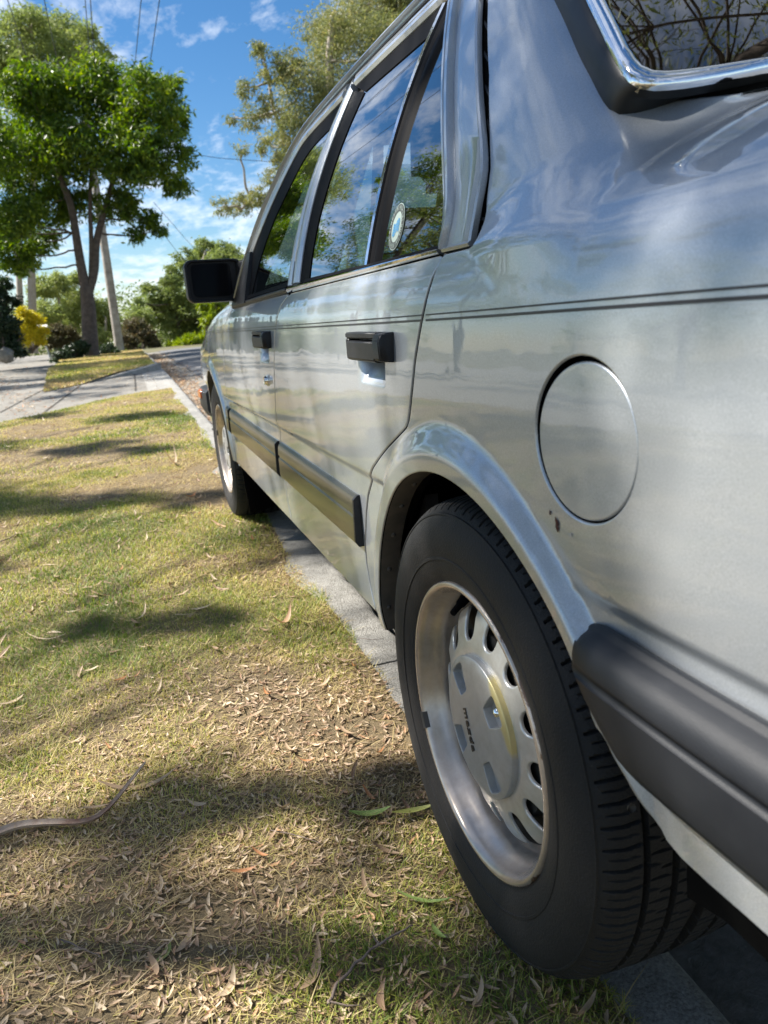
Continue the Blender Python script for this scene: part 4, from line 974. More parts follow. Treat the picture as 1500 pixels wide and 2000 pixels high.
# verge lawn beside the car, lawn beyond the crossover, concrete crossover and driveway
def kx(y, d=0.): return (float(kerb_x(y))+d, y)
lawn1 = [kx(-8), kx(-3), kx(0), kx(2), kx(4), kx(6), kx(8), kx(9.85), (-.05, 9.55), (-.45, 9.1), (-.95, 8.35), (-1.52, 7.4), (-2.3, 6.0), (-3.6, 4.0), (-6, 1.0), (-9, -2), (-9, -8)]
def lawn_z(x, y): return .012*(vnoise(x, y, .5, 21)-.5)+.006*(vnoise(x, y, .12, 22)-.5)+.012*np.clip((kerb_x(y)-x)/.3, 0, 1)
sheet('verge_lawn', lawn1, -.001, SOIL, sub=.16, zf=lawn_z)
P_ = [tuple(onground(px, py)[:2]) for px, py in ((308, 724), (176, 747), (85, 766), (97, 727), (118, 712))]
lawn2 = [kx(15.6), P_[1], P_[2], P_[3], P_[4], (-2.6, 30), (-2.6, 36), kx(36), kx(30), kx(24), kx(19)]
def lawn2_z(x, y): return .05*sst((y-11-1.2*np.abs(x))/3)+.03*(vnoise(x, y, 1.5, 5)-.5)-.0028*np.clip(y-25, 0, 99)**2
sheet('far_lawn', lawn2, .012, SOIL, sub=.5, zf=lawn2_z)
conc = [kx(8.5, -.004), kx(16.2, -.004), (-2.8, 36), (-9, 36), (-14, 10), (-14, -8), (-8, -8), (-3.0, 3.0), (-1.0, 7.5)]
tag(sheet('concrete_drive', conc, -.006, PATH, sub=1.2), kind='structure')
# raised wing of the crossover beside the far lawn
MBw = MB(); a = onground(165, 747); b = onground(310, 722)
dirn = (b-a)/np.linalg.norm(b-a); nn_ = np.array([-dirn[1], dirn[0], 0])
V = []
for t in np.linspace(0, 1, 6):
    p = a+(b-a)*t; h = .01+.11*t**1.5
    for o_, z in ((-.06, -.02), (-.06, h), (.10, h), (.10, -.02)): V.append(p+nn_*o_+np.array([0, 0, z]))
MBw.add(V, [f for f in grid_faces(6, 4)]+[(20, 21, 22, 23)]); w_ = MBw.build('crossover_wing', CONC); tag(w_, kind='structure')
# sawn joints in the path
jm = mat('joint_dirt', (.05, .045, .035), .95)
for k, (p, q) in enumerate((((0, 868), (225, 702)), ((262, 716), (265, 763)), ((0, 805), (120, 742)))):
    a = onground(*p); b = onground(*q); d = (b-a)/np.linalg.norm(b-a); n_ = np.array([-d[1], d[0], 0])*.012
    V = [a-n_, b-n_, b+n_, a+n_]; tag(mk('path_joint', [(v[0], v[1], -.002) for v in V], [(0, 1, 2, 3)], jm), kind='structure')

# ------------------------------------------------------------------ grass blades and litter (stuff)
POLY1 = np.array(lawn1)
def scatter(n, x0, x1, y0, y1, poly, extra=0.):
    x = rng.uniform(x0, x1, n); y = rng.uniform(y0, y1, n)
    lim = kerb_x(y)+lawn_edge_noise(y)*1.2+extra
    ok = inside(poly, np.stack([np.minimum(x, kerb_x(y)-.004), y], 1)) & (x < lim)
    return x[ok], y[ok]
def in_view(x, y, m=.18):
    P = np.stack([x, y, 0*x], 1)-CAM; a = P@AX[0]; b = P@AX[1]; c = P@AX[2]
    return (c > .05) & (np.abs(a/c) < .502+m) & (np.abs(b/c) < .669+m)
def cardblades(name, x, y, z0, L_, W_, lean, tone, m, curl=.5, zf=None, flat=0.):
    """each blade: 2 quads tapering, 5 verts -> quads + tri made as 6 verts"""
    n = len(x); az = rng.uniform(0, 2*math.pi, n); hx, hy = np.cos(az), np.sin(az)
    zb = z0 if zf is None else zf(x, y)+z0
    V = np.zeros((n, 6, 3)); px, py = -hy*W_*.5, hx*W_*.5
    for k, (t, w) in enumerate(((0, 1), (.5, .8), (1, .12))):
        fwd = L_*(np.sin(lean)*t+curl*L_*0+np.sin(lean)*.35*t*t); up = L_*np.cos(lean)*t*(1-.3*t*curl)
        cx = x+hx*fwd; cy = y+hy*fwd; cz = zb+up
        V[:, 2*k, 0] = cx-px*w; V[:, 2*k, 1] = cy-py*w; V[:, 2*k, 2] = cz
        V[:, 2*k+1, 0] = cx+px*w; V[:, 2*k+1, 1] = cy+py*w; V[:, 2*k+1, 2] = cz
    b = (np.arange(n)*6)[:, None]
    Fx = np.concatenate([b+np.array([0, 1, 3, 2]), b+np.array([2, 3, 5, 4])])
    o = mkfast(name, V.reshape(-1, 3), 4, Fx, m, tone=np.repeat(tone, 6)); return o
GRASS = leafmat('grass_blade', [(0, (.38, .28, .15)), (.25, (.60, .48, .24)), (.45, (.54, .48, .15)), (.62, (.31, .33, .065)), (.8, (.19, .25, .04)), (1, (.11, .17, .03))], .5, .36)
def green_field(x, y):
    g = .55*vnoise(x, y, .55, 31)+.30*vnoise(x, y, .16, 32)+.15*vnoise(x, y, 1.4, 33)
    return g
x, y = scatter(90000, -7, .2, -2.5, 9.5, POLY1); k = ~in_view(x, y, .16); x, y = x[k], y[k]
tag(cardblades('outer_grass', x, y, -.001, rng.uniform(.02, .045, len(x)), rng.uniform(.004, .008, len(x)), rng.uniform(.2, 1.4, len(x)), np.clip(.5+1.6*(green_field(x, y)-.5)+rng.normal(0, .18, len(x)), 0, 1), GRASS, zf=lawn_z), kind='stuff')
parts = []
for (n, x0, x1, y0, y1, ls, ws) in ((125000, -1.25, .13, -.40, 1.5, 1.0, .0015), (120000, -1.9, .16, 1.5, 4.0, 1.15, .0024), (110000, -2.9, .27, 4.0, 10, 1.3, .0050)):
    x, y = scatter(n, x0, x1, y0, y1, POLY1); k = in_view(x, y); x, y = x[k], y[k]
    g = green_field(x, y); gfar = np.clip((y-1)/6, 0, 1)*.13
    bare = vnoise(x, y, .42, 41)*.6+vnoise(x, y, .13, 42)*.4
    keep = rng.random(len(x)) < np.clip(.42+2.6*(g+gfar-.40)+(bare-.5)*1.2, .10, 1); x, y, g = x[keep], y[keep], g[keep]; gf = gfar[keep]
    tone = np.clip(.5+1.9*(g-.50)+gf*1.1+rng.normal(0, .20, len(x))-.11-.10*np.clip(1.2-y, 0, 1), 0, 1)
    dead = tone < .33
    lean = np.where(dead, rng.uniform(.9, 1.5, len(x)), rng.uniform(.15, 1.25, len(x)))
    L_ = (.008+.014*rng.random(len(x))**1.6)*ls*np.where(dead, 1.15, 1+.5*(g-.5)); W_ = ws*rng.uniform(.7, 1.3, len(x))
    parts.append((x, y, L_, W_, lean, tone))
x, y, L_, W_, lean, tone = [np.concatenate(c) for c in zip(*parts)]
tag(cardblades('lawn_grass', x, y, -.001, L_, W_, lean, tone, GRASS, zf=lawn_z), kind='stuff')
# longer straw and runners
x, y = scatter(9000, -2.2, .14, -.4, 5, POLY1); k = in_view(x, y); x, y = x[k], y[k]
tag(cardblades('dry_straw', x, y, .002, rng.uniform(.02, .055, len(x)), rng.uniform(.0008, .0018, len(x))*(1+.3*np.clip(y, 0, 4)), rng.uniform(1.1, 1.57, len(x)), rng.uniform(0, .32, len(x)), GRASS, zf=lawn_z), kind='stuff')
# far lawn
x = rng.uniform(-3, .6, 90000); y = rng.uniform(11.5, 33, 90000); k = inside(np.array(lawn2), np.stack([x, y], 1)); x, y = x[k], y[k]
g = vnoise(x, y, 1.6, 51)*.6+vnoise(x, y, .4, 52)*.4
tag(cardblades('far_grass', x, y, .01, rng.uniform(.03, .06, len(x)), rng.uniform(.010, .022, len(x)), rng.uniform(.1, 1.2, len(x)), np.clip(.20+1.3*(g-.45)+rng.normal(0, .2, len(x)), 0, 1), GRASS, zf=lawn2_z), kind='stuff')

# leaf litter: curled narrow gum leaves
LITTER = leafmat('fallen_leaf', [(0, (.12, .06, .035)), (.25, (.27, .17, .10)), (.5, (.42, .30, .19)), (.7, (.58, .46, .31)), (.85, (.46, .20, .08)), (1, (.22, .30, .08))], .55, .12)
def leaf_strip(L, W, bend, curl, n=7, twist=0.):
    V = []; Fx = []
    for i in range(n):
        t = i/(n-1); w = W*math.sin(math.pi*min(max(t*.94+.05, 0), 1))**.75*(1-.25*t); a = (t-.5)*bend; tw = twist*(t-.5)
        cx = (t-.5)*L; cy = L*bend*.25*((t-.5)*2)**2*.5; cz = curl*L*((t-.5)*2)**2*.25
        for s, lift in ((-1, .35), (0, 0), (1, .35)): V.append((cx-s*w*.5*math.sin(a), cy+s*w*.5*math.cos(a)*math.cos(tw), cz+abs(s)*w*lift*.6+s*w*.5*math.sin(tw)))
    for i in range(n-1):
        for j in range(2): a = i*3+j; Fx.append((a, a+3, a+4, a+1))
    return np.array(V), Fx
def litter(name, x, y, zf, lmin, lmax, tone_f, m=LITTER, wr=.16):
    protos = [leaf_strip(1, rng.uniform(wr*.7, wr*1.5), rng.uniform(-1.2, 1.2), rng.uniform(.1, 1.0), 4, rng.uniform(-1, 1)) for _ in range(12)]
    VV = []; FF = []; TT = []; off = 0; nf = np.array(protos[0][1])
    n = len(x); L_ = rng.uniform(lmin, lmax, n); az = rng.uniform(0, 2*math.pi, n); ti = rng.normal(0, .28, n); tj = rng.normal(0, .28, n); zz = zf(x, y); tn = tone_f(n)
    for i in range(n):
        P = protos[i % 12][0]*L_[i]; c, s = math.cos(az[i]), math.sin(az[i])
        X = P[:, 0]*c-P[:, 1]*s; Y = P[:, 0]*s+P[:, 1]*c; Z = P[:, 2]+P[:, 0]*ti[i]*.6+P[:, 1]*tj[i]; Z = Z-Z.min()*.7
        VV.append(np.stack([X+x[i], Y+y[i], Z+zz[i]+.002], 1)); TT.append(np.full(len(P), tn[i])); FF.append(nf+off); off += len(P)
    return mkfast(name, np.vstack(VV), 4, np.vstack(FF), m, tone=np.concatenate(TT))
x, y = scatter(32000, -1.3, .13, -.4, 1.9, POLY1, -.004); k = in_view(x, y); x, y = x[k], y[k]
dens = np.clip(1.35-2.2*np.abs(green_field(x, y)-.36)-.55*np.clip(y, 0, 2), .05, 1)*np.clip(1.3+x*.9, .25, 1); k = rng.random(len(x)) < dens; x, y = x[k], y[k]
tag(litter('leaf_litter', x, y, lawn_z, .005, .021, lambda n: np.clip(rng.beta(2.6, 2.2, n)*.9, 0, .8), wr=.22), kind='stuff')
x, y = scatter(1500, -2.5, .2, 1.2, 9.5, POLY1, -.02); k = in_view(x, y); x, y = x[k], y[k]
tag(litter('leaf_litter', x, y, lawn_z, .03, .075, lambda n: np.clip(rng.beta(3, 3, n)*.95, 0, .8)), kind='stuff')
# drift of leaves along the gutter and over the driveway
n = 2600; y = 3.5+22*rng.random(n)**1.2; x = kerb_x(y)+.13+np.abs(rng.normal(.0, .15, n))*(1+.02*y)
tag(litter('gutter_leaves', x, y, lambda a, b: road_z(a, b)+.010+.02*rng.random(len(a)), .05, .095, lambda n: np.clip(rng.beta(3, 2, n), 0, .88)), kind='stuff')
n = 5200; x = rng.uniform(-6, .2, n); y = rng.uniform(6, 24, n); k = (~inside(POLY1, np.stack([x, y], 1))) & ((rng.random(n) < .25) | (np.abs(x+1.2+(y-8)*.18) < .25)); x, y = x[k], y[k]
tag(litter('driveway_leaves', x, y, lambda a, b: 0*a+.0, .05, .09, lambda n: np.clip(rng.beta(3, 2, n), 0, .85)), kind='stuff')

# single fallen leaves, twigs and bark
def one(name, P, Fx, m, loc, rz, label, cat, group=None, tone=.5):
    o = mk(name, P, Fx, m, None, True, tone=np.full(len(P), tone)); o.location = loc; o.rotation_euler = (0, 0, rz); return tag(o, label, cat, group)
def gl(px, py, dz=.008): p = onground(px, py, .01); return (p[0], p[1], .012+dz)
def leaf_at(px0, py0, px1, py1, W, tone, label, cat='leaf', name='fallen_leaf', bend=.6, curl=.5, group=None, twist=.3, lift=.004):
    a = onground(px0, py0, .012); b = onground(px1, py1, .012); L = np.linalg.norm(b-a); V, Fx = leaf_strip(L, W, bend, curl, 9, twist); V[:, 2] -= V[:, 2].min()
    c = (a+b)/2; return one(name, V, Fx, LITTER, (c[0], c[1], .012+lift), math.atan2(b[1]-a[1], b[0]-a[0]), label, cat, group, tone)
leaf_at(683, 1600, 765, 1590, .016, 1.0, 'broad green gum leaf lying by the rear tyre', bend=.5)
leaf_at(765, 1597, 850, 1580, .014, .97, 'second green leaf, its tip under the rear tyre sidewall', bend=-.5)
leaf_at(775, 1758, 885, 1772, .0075, 1.0, 'slim pale green leaf below the rear wheel', bend=.4)
leaf_at(842, 1815, 870, 1842, .0085, 1.0, 'small bright green leaf near the end of the dark twig')
leaf_at(700, 1722, 738, 1775, .0085, .36, 'curled pinkish brown leaf left of the slim green leaf', bend=1.1, curl=1.)
leaf_at(310, 1890, 338, 1850, .012, .98, 'dull green leaf in the lower left grass')
leaf_at(540, 1232, 575, 1205, .018, .78, 'yellowish curled leaf beside the concrete kerb', curl=1.6)
leaf_at(575, 1215, 625, 1222, .009, .95, 'thin yellow green leaf beside the concrete kerb', curl=.9)
leaf_at(196, 1558, 350, 1530, .016, .42, 'long brown leaf crossing the curled bark strip', bend=.3, curl=.8)
leaf_at(225, 1335, 250, 1325, .012, .86, 'short orange leaf on the left side of the lawn')
leaf_at(48, 1250, 130, 1252, .006, .66, 'thin straw coloured leaf near the left edge of the lawn')
leaf_at(350, 1872, 380, 1820, .012, .46, 'pinkish brown leaf at the bottom of the lawn')
leaf_at(0, 1385, 50, 1365, .013, .62, 'pale pinkish leaf at the left edge of the frame', bend=.7)
leaf_at(620, 1350, 648, 1328, .010, .60, 'tan leaf lying between the lawn middle and the tyre')
leaf_at(435, 1970, 465, 1905, .012, .62, 'upright beige leaf at the bottom centre', curl=1.2)
leaf_at(255, 1215, 275, 1222, .010, .3, 'dark brown leaf on the sunny left lawn')
leaf_at(600, 1960, 632, 1850, .014, .40, 'brown folded leaf by the lower end of the dark twig', curl=.8)
leaf_at(268, 1222, 292, 1186, .007, .68, 'narrow pale leaf pointing at the car, mid lawn')
leaf_at(335, 915, 350, 896, .016, .62, 'pale curled leaf on the bare patch of lawn', curl=1.4)
leaf_at(365, 975, 385, 968, .020, .86, 'orange red leaf ahead of the front wheel', curl=1.)
leaf_at(645, 1290, 700, 1296, .007, .34, 'dark narrow leaf at the lawn edge by the kerb')
leaf_at(425, 1395, 500, 1380, .006, .2, 'blackish stem leaf on the middle of the lawn')
# a scatter of look-alike leaves
x, y = scatter(420, -1.5, .08, -.35, 3.4, POLY1, -.03); k = in_view(x, y, .0); x, y = x[k], y[k]
protos = []
for i in range(8):
    V, Fx = leaf_strip(1, .17+.03*(i % 3), rng.uniform(-1, 1), rng.uniform(.3, 1.1), 7, rng.uniform(-.6, .6)); V[:, 2] -= V[:, 2].min()
    me = bpy.data.meshes.new('fallen_leaf'); me.from_pydata([tuple(v) for v in V], [], Fx); me.materials.append(LITTER); me.polygons.foreach_set('use_smooth', [True]*len(Fx))
    a = me.attributes.new('tone', 'FLOAT', 'POINT'); a.data.foreach_set('value', np.full(len(V), [.2, .35, .5, .62, .45, .3, .84, .55][i], np.float32)); protos.append(me)
for i in range(min(170, len(x))):
    o = bpy.data.objects.new('fallen_leaf', protos[i % 8]); col.objects.link(o); o.location = (x[i], y[i], float(lawn_z(x[i], y[i]))+.007)
    s = rng.uniform(.022, .048); o.scale = (s, s, s); o.rotation_euler = (rng.normal(0, .2), rng.normal(0, .2), rng.uniform(0, 6.28))
    tag(o, 'dry brown gum leaf, one of many scattered over the verge lawn', 'leaf', 'dry gum leaves scattered over the lawn')
TWIG = mat('twig_bark', (.10, .07, .055), .85, noise=(.22, .17, .14), noise_scale=50)
BARKS = mat('peeled_bark', (.55, .45, .35), .7, noise=(.24, .12, .07), noise_scale=18)
def twig(pts, r, label, m=TWIG, sides=()):
    pa = np.array([np.array(onground(px, py, .012+h))+np.array([0, 0, 0]) for px, py, h in pts]); pa = chaikin(pa, 2); pa += rng.normal(0, r*.35, pa.shape)
    mb = MB().tube(pa, np.linspace(r, r*.45, len(pa)), 7)
    for t, dx, dy, dz in sides: i = int(t*(len(pa)-1)); mb.tube([pa[i], pa[i]+np.array([dx, dy, dz])*.6, pa[i]+np.array([dx, dy, dz])*1.0+[.002, .004, 0]], [r*.6, r*.45, r*.2], 6)
    o = mb.build('twig', m, sharp=60); return tag(o, label, 'twig')
twig([(640, 1960, .010), (670, 1905, .012), (730, 1850, .016), (805, 1808, .022)], .0024, 'dark straight twig pointing at the rear tyre', sides=((.12, .03, -.025, .002), (.7, -.006, .012, .006)))
twig([(118, 1835, .01), (160, 1852, .01), (198, 1868, .01)], .0013, 'thin grey stick in the lower left grass')
twig([(0, 1058, .01), (20, 1050, .01), (36, 1040, .01)], .003, 'short dark stick at the left edge of the lawn')
twig([(527, 1622, .01), (580, 1630, .011), (632, 1650, .01)], .0011, 'fine straw coloured twig left of the green leaves')
twig([(700, 1246, .002), (728, 1250, .002), (750, 1247, .002)], .0008, 'tiny black twig on the kerb beside the tyre')
# curled strip of bark, lower left
pa = chaikin(np.array([onground(px, py, .012+h) for px, py, h in ((-60, 1660, .004), (30, 1618, .010), (95, 1612, .012), (175, 1612, .014), (215, 1582, .022), (262, 1520, .034), (285, 1490, .040))]), 3)
V = []; nn = len(pa)
for i, p in enumerate(pa):
    t = i/(nn-1); w = .019*(1-t)**1.1+.003; d = pa[min(i+1, nn-1)]-pa[max(i-1, 0)]; d /= np.linalg.norm(d); s_ = np.array([-d[1], d[0], 0]); s_ /= np.linalg.norm(s_); tw = 1.1*math.sin(t*4)
    for k in range(7):
        a = -1.5+3*k/6; V.append(p+s_*math.sin(a)*w*.5*math.cos(tw*.3)+np.array([0, 0, 1])*(w*.45*(1-math.cos(a))+.001))
V2 = [v+np.array([0, 0, .0012]) for v in V]; Fc = grid_faces(nn, 7)+[tuple(i+len(V) for i in f)[::-1] for f in grid_faces(nn, 7)]
o = mk('bark_strip', V+V2, Fc, BARKS); tag(o, 'long curled strip of peeled bark lying on the lawn', 'bark')

# ================================================================== TREES AND PLANTS
GREEN = leafmat('leaf_green', [(0, (.02, .045, .010)), (.4, (.055, .11, .014)), (.75, (.13, .20, .02)), (1, (.25, .31, .035))], .38, .45, .4)
GUM = leafmat('leaf_gum', [(0, (.06, .08, .035)), (.4, (.17, .195, .07)), (.75, (.28, .28, .10)), (1, (.38, .32, .13))], .5, .35, .4)
PALE = leafmat('leaf_pale', [(0, (.11, .15, .05)), (.5, (.24, .29, .09)), (1, (.38, .40, .14))], .5, .38, .3)
YEL = leafmat('leaf_yellow', [(0, (.28, .27, .02)), (.5, (.58, .50, .03)), (1, (.75, .62, .05))], .5, .35, .3)
DKG = leafmat('leaf_dark', [(0, (.012, .028, .014)), (.6, (.03, .055, .022)), (1, (.06, .09, .03))], .4, .25, .5)
HEDGE = leafmat('leaf_hedge', [(0, (.05, .045, .025)), (.5, (.09, .085, .035)), (1, (.17, .12, .06))], .6, .25, .3)
REDL = leafmat('leaf_red', [(0, (.20, .04, .02)), (1, (.34, .10, .03))], .5, .3, .3)
BARK = mat('tree_bark', (.065, .05, .042), .9, noise=(.14, .11, .09), noise_scale=9, bump=.8, bump_scale=25)
BARKL = mat('gum_bark', (.30, .25, .20), .8, noise=(.42, .37, .31), noise_scale=5, bump=.4, bump_scale=15)
def leaves(name, clumps, n, L_, W_, m, parent=None, droop=.35, sub=26, tight=.30, shell=.55, tone=(.5, .25), kind=None, toptone=.0):
    C = np.array([c[:3] for c in clumps], float); Rr = np.array([c[3] for c in clumps], float); wt = np.array([c[4] if len(c) > 4 else 1. for c in clumps])
    p = Rr**2*wt; p /= p.sum(); cnt = np.maximum((p*n).astype(int), 8); P = []; T = []
    for c, r, k, w in zip(C, Rr, cnt, wt):
        s = max(5, int(sub*min(1.6, max(.5, k*4/ n*len(C)/4))))
        u = rng.normal(size=(s, 3)); u /= np.linalg.norm(u, axis=1)[:, None]; rad = r*(shell+(1-shell)*rng.random(s))**.8*rng.uniform(.75, 1.12, s)
        sc_ = c+u*rad[:, None]*np.array([1, 1, .85]); i = rng.integers(0, s, k); g = rng.normal(size=(k, 3))*r*tight*np.array([1, 1, .7])*rng.uniform(.4, 1, s)[i][:, None]
        P.append(sc_[i]+g); T.append(np.clip(rng.normal(tone[0], tone[1], k)*.6+.4*rng.normal(tone[0], tone[1], s)[i]+0, 0, 1))
    P = np.vstack(P); T = np.concatenate(T); n = len(P)
    az = rng.uniform(0, 2*math.pi, n); el = rng.normal(-droop*1.2, .55, n)
    d = np.stack([np.cos(az)*np.cos(el), np.sin(az)*np.cos(el), np.sin(el)], 1); r_ = rng.normal(size=(n, 3)); s = np.cross(d, r_); s /= np.linalg.norm(s, axis=1)[:, None]
    l = (L_*rng.uniform(.6, 1.25, n))[:, None]; w = (W_*rng.uniform(.6, 1.25, n))[:, None]
    nn_ = np.cross(d, s)
    V = np.stack([P, P+d*l*.45+s*w*.5+nn_*w*.15, P+d*l, P+d*l*.45-s*w*.5+nn_*w*.15], 1)
    Fx = np.arange(n*4).reshape(n, 4)
    return mkfast(name, V.reshape(-1, 3), 4, Fx, m, parent, tone=np.repeat(T, 4))
def limb_mesh(mb, pts, r0, r1, n=8, wob=.0):
    P = chaikin(np.array(pts, float), 2); 
    if wob: 
        w = rng.normal(0, wob, P.shape); w[0] = 0; P = P+w
    mb.tube(P, np.linspace(r0, r1, len(P)), n)
def pxc(lst, Y, jit=1.2):
    out = []
    for c in lst:
        p = at(c[0], c[1], Y+rng.uniform(-jit, jit)); depth = np.dot(p-CAM, AX[2]); out.append((p[0], p[1], p[2], c[2]/F_PX*depth)+((c[3],) if len(c) > 3 else ()))
    return out
def tree(name, label, trunk_pts, r0, clumps, nleaf, L_, W_, lm, bm=BARK, branch_r=.06, cat='tree', group=None, twigs=3, **kw):
    base = np.array(trunk_pts[0][0]); t = thing(name, label, cat, group=group)
    mb = MB(); 
    for pts in trunk_pts: limb_mesh(mb, pts[:-1], pts[-1][0], pts[-1][1], 10)
    allp = np.vstack([chaikin(np.array(pts[:-1], float), 1) for pts in trunk_pts]); 
    zmin = allp[:, 2].min()+.35*(allp[:, 2].max()-allp[:, 2].min())
    cand = allp[allp[:, 2] >= zmin]
    for c in clumps:
        c3 = np.array(c[:3]); a = cand[np.argmin(np.linalg.norm(cand-c3, axis=1)+.6*np.maximum(0, cand[:, 2]-c3[2]))]
        mid = (a+c3)/2+np.array([rng.normal(0, .08), rng.normal(0, .08), -.08])*np.linalg.norm(c3-a)
        rr = branch_r*(.5+.5*min(1, np.linalg.norm(c3-a)/4)); limb_mesh(mb, [a, mid, c3], rr, rr*.35, 6, wob=rr*.5)
        for k in range(twigs):
            u = rng.normal(size=3); u /= np.linalg.norm(u); e = c3+u*c[3]*.8; limb_mesh(mb, [mid*.3+c3*.7, c3*.6+e*.4+rng.normal(0, .05, 3)*c[3], e], rr*.35, rr*.12, 5)
    o = mb.build('trunk', bm, t, sharp=80)
    leaves('crown', clumps, nleaf, L_, W_, lm, t, **kw)
    bl = Vector(trunk_pts[0][0]); t.location = bl
    for ch in t.children: ch.location = -bl
    return t
def bush(name, label, clumps, n, L_, W_, m, base, cat='bush', group=None, **kw):
    t = thing(name, label, cat, group=group); mb = MB()
    for c in clumps:
        for k in range(3): u = rng.normal(size=3)*.4*c[3]; limb_mesh(mb, [np.array(base)+[u[0]*.3, u[1]*.3, 0], (np.array(base)+np.array(c[:3]))/2+u*.3, np.array(c[:3])+u], .03, .008, 5)
    mb.build('stem', BARK, t, sharp=80); leaves('foliage', clumps, n, L_, W_, m, t, **kw)
    t.location = Vector(base)
    for ch in t.children: ch.location = -Vector(base)
    return t
# 1. the street tree
Y1 = 25.0
def A1(px, py, dy=0): return at(px, py, Y1+dy)
b0 = A1(179, 702); 
tree('street_tree', 'broad leafy street tree with dark forked trunk beyond the driveway',
     [[b0, A1(175, 650), A1(173, 600), A1(168, 560), (.27, .19)], [A1(170, 575), A1(160, 530), A1(150, 470), A1(140, 400), A1(110, 330), A1(90, 250), (.17, .06)], [A1(172, 572), A1(186, 530), A1(187, 470), A1(205, 410), A1(230, 320), A1(240, 220), (.15, .05)], [A1(178, 550), A1(179, 480), A1(175, 400), A1(180, 280), (.09, .04)]],
     0, pxc([(200, 190, 85), (90, 200, 80), (290, 200, 70), (130, 290, 90), (245, 300, 80), (318, 300, 60), (40, 300, 90), (90, 400, 60), (25, 420, 60), (232, 400, 48), (285, 425, 26), (180, 150, 55), (55, 170, 55), (325, 165, 34), (-50, 280, 90), (25, 495, 46), (345, 360, 32), (265, 455, 20), (160, 400, 45, .6), (310, 450, 16), (85, 470, 34), (50, 520, 26, .8), (-20, 440, 60), (340, 240, 38)], Y1, 1.8),
     68000, .19, .055, GREEN, branch_r=.045, droop=.5, tight=.22, sub=56, shell=.38, tone=(.62, .28))
# 2. tall eucalypt behind it
Y2 = 46
tree('tall_gum_tree', 'tall pale gum tree rising behind the street tree',
     [[at(66, 690, Y2), at(63, 600, Y2), at(60, 470, Y2), at(70, 300, Y2), at(80, 150, Y2), (.26, .12)], [at(44, 690, Y2), at(38, 560, Y2), at(33, 460, Y2), at(20, 250, Y2), (.20, .1)]], 0,
     pxc([(105, 75, 62), (40, 80, 60), (170, 95, 45), (-30, 110, 80), (95, 140, 70), (60, 45, 40), (200, 110, 26), (140, 60, 40), (10, 150, 70)], Y2, 3), 30000, .26, .07, PALE, BARKL, branch_r=.1, tight=.28, tone=(.45, .25), droop=.3)
# 3. large gum behind the car roof
Y3 = 38
tree('large_gum_tree', 'large ragged gum tree showing above the car roof',
     [[at(700, 760, Y3), at(690, 500, Y3), at(660, 300, Y3), at(640, 150, Y3), at(650, 30, Y3), (.4, .12)], [at(690, 420, Y3), at(610, 330, Y3), at(540, 250, Y3), at(520, 130, Y3), (.16, .05)], [at(672, 400, Y3), at(560, 400, Y3), at(490, 395, Y3), (.12, .04)]], 0,
     pxc([(690, 110, 95), (600, 170, 62), (640, 70, 50), (730, 0, 80), (570, 250, 46), (512, 100, 26, .7), (530, 145, 26, .6), (480, 170, 24, .6), (497, 225, 32, .6), (535, 290, 36, .7), (470, 395, 26, .8), (435, 402, 20, .7), (505, 385, 26, .7), (600, 320, 50), (660, 250, 70), (770, 100, 70), (540, 345, 30, .7), (455, 230, 16, .5), (520, 200, 24, .6), (800, 0, 70), (560, 120, 30), (730, 200, 70), (470, 290, 18, .4)], Y3, 2.5), 85000, .22, .05, GUM, BARKL, branch_r=.1, tight=.30, tone=(.55, .28), droop=.5, sub=34)
# 4. mixed trees at the bend
Y4 = 50
tree('rounded_gum_tree', 'rounded light green gum tree beside the door mirror, standing down the road',
     [[at(392, 690, Y4), at(385, 620, Y4), at(390, 540, Y4), at(402, 490, Y4), (.2, .08)]], 0,
     pxc([(400, 485, 24), (440, 497, 26), (365, 505, 22), (345, 530, 20), (425, 520, 30), (460, 520, 30)], Y4, 2), 12000, .26, .08, PALE, BARKL, tight=.26, tone=(.42, .22))
tree('bushy_gum_tree', 'bushy mid green tree filling the bend left of the mirror',
     [[at(352, 690, 46), at(350, 640, 46), at(340, 590, 46), (.16, .06)]], 0,
     pxc([(350, 575, 34), (300, 575, 26), (385, 600, 48), (318, 610, 34), (430, 600, 44), (290, 610, 20), (350, 640, 38), (400, 645, 36), (272, 590, 12), (330, 550, 20)], 46, 2), 26000, .24, .08, PALE, BARK, tight=.26, tone=(.35, .22))
bush('roadside_bush', 'yellowish bush at the far left kerb where the road bends', pxc([(262, 640, 22), (250, 665, 16), (285, 655, 18), (300, 672, 12)], 38, 1), 6000, .2, .07, HEDGE, at(265, 684, 38), tone=(.6, .25), tight=.3)
bush('green_bush', 'olive green bush between the pole and the road', pxc([(280, 620, 22), (265, 612, 14)], 41, 1), 4500, .2, .07, PALE, at(280, 684, 41), tone=(.45, .2), tight=.3)
bush('fern_clump', 'bright green ferny plants at the road crest', pxc([(375, 668, 14), (352, 674, 9), (398, 668, 11), (335, 676, 6)], 37, 1), 4000, .26, .05, GREEN, at(372, 682, 37), tone=(.95, .2), tight=.35, droop=-.2)
bush('vine_bush', 'vivid green climbing bush below the door mirror', pxc([(405, 620, 14), (415, 640, 16), (398, 600, 10), (425, 600, 14)], 40, 1), 4000, .2, .08, GREEN, at(410, 684, 40), tone=(1, .2), tight=.3)
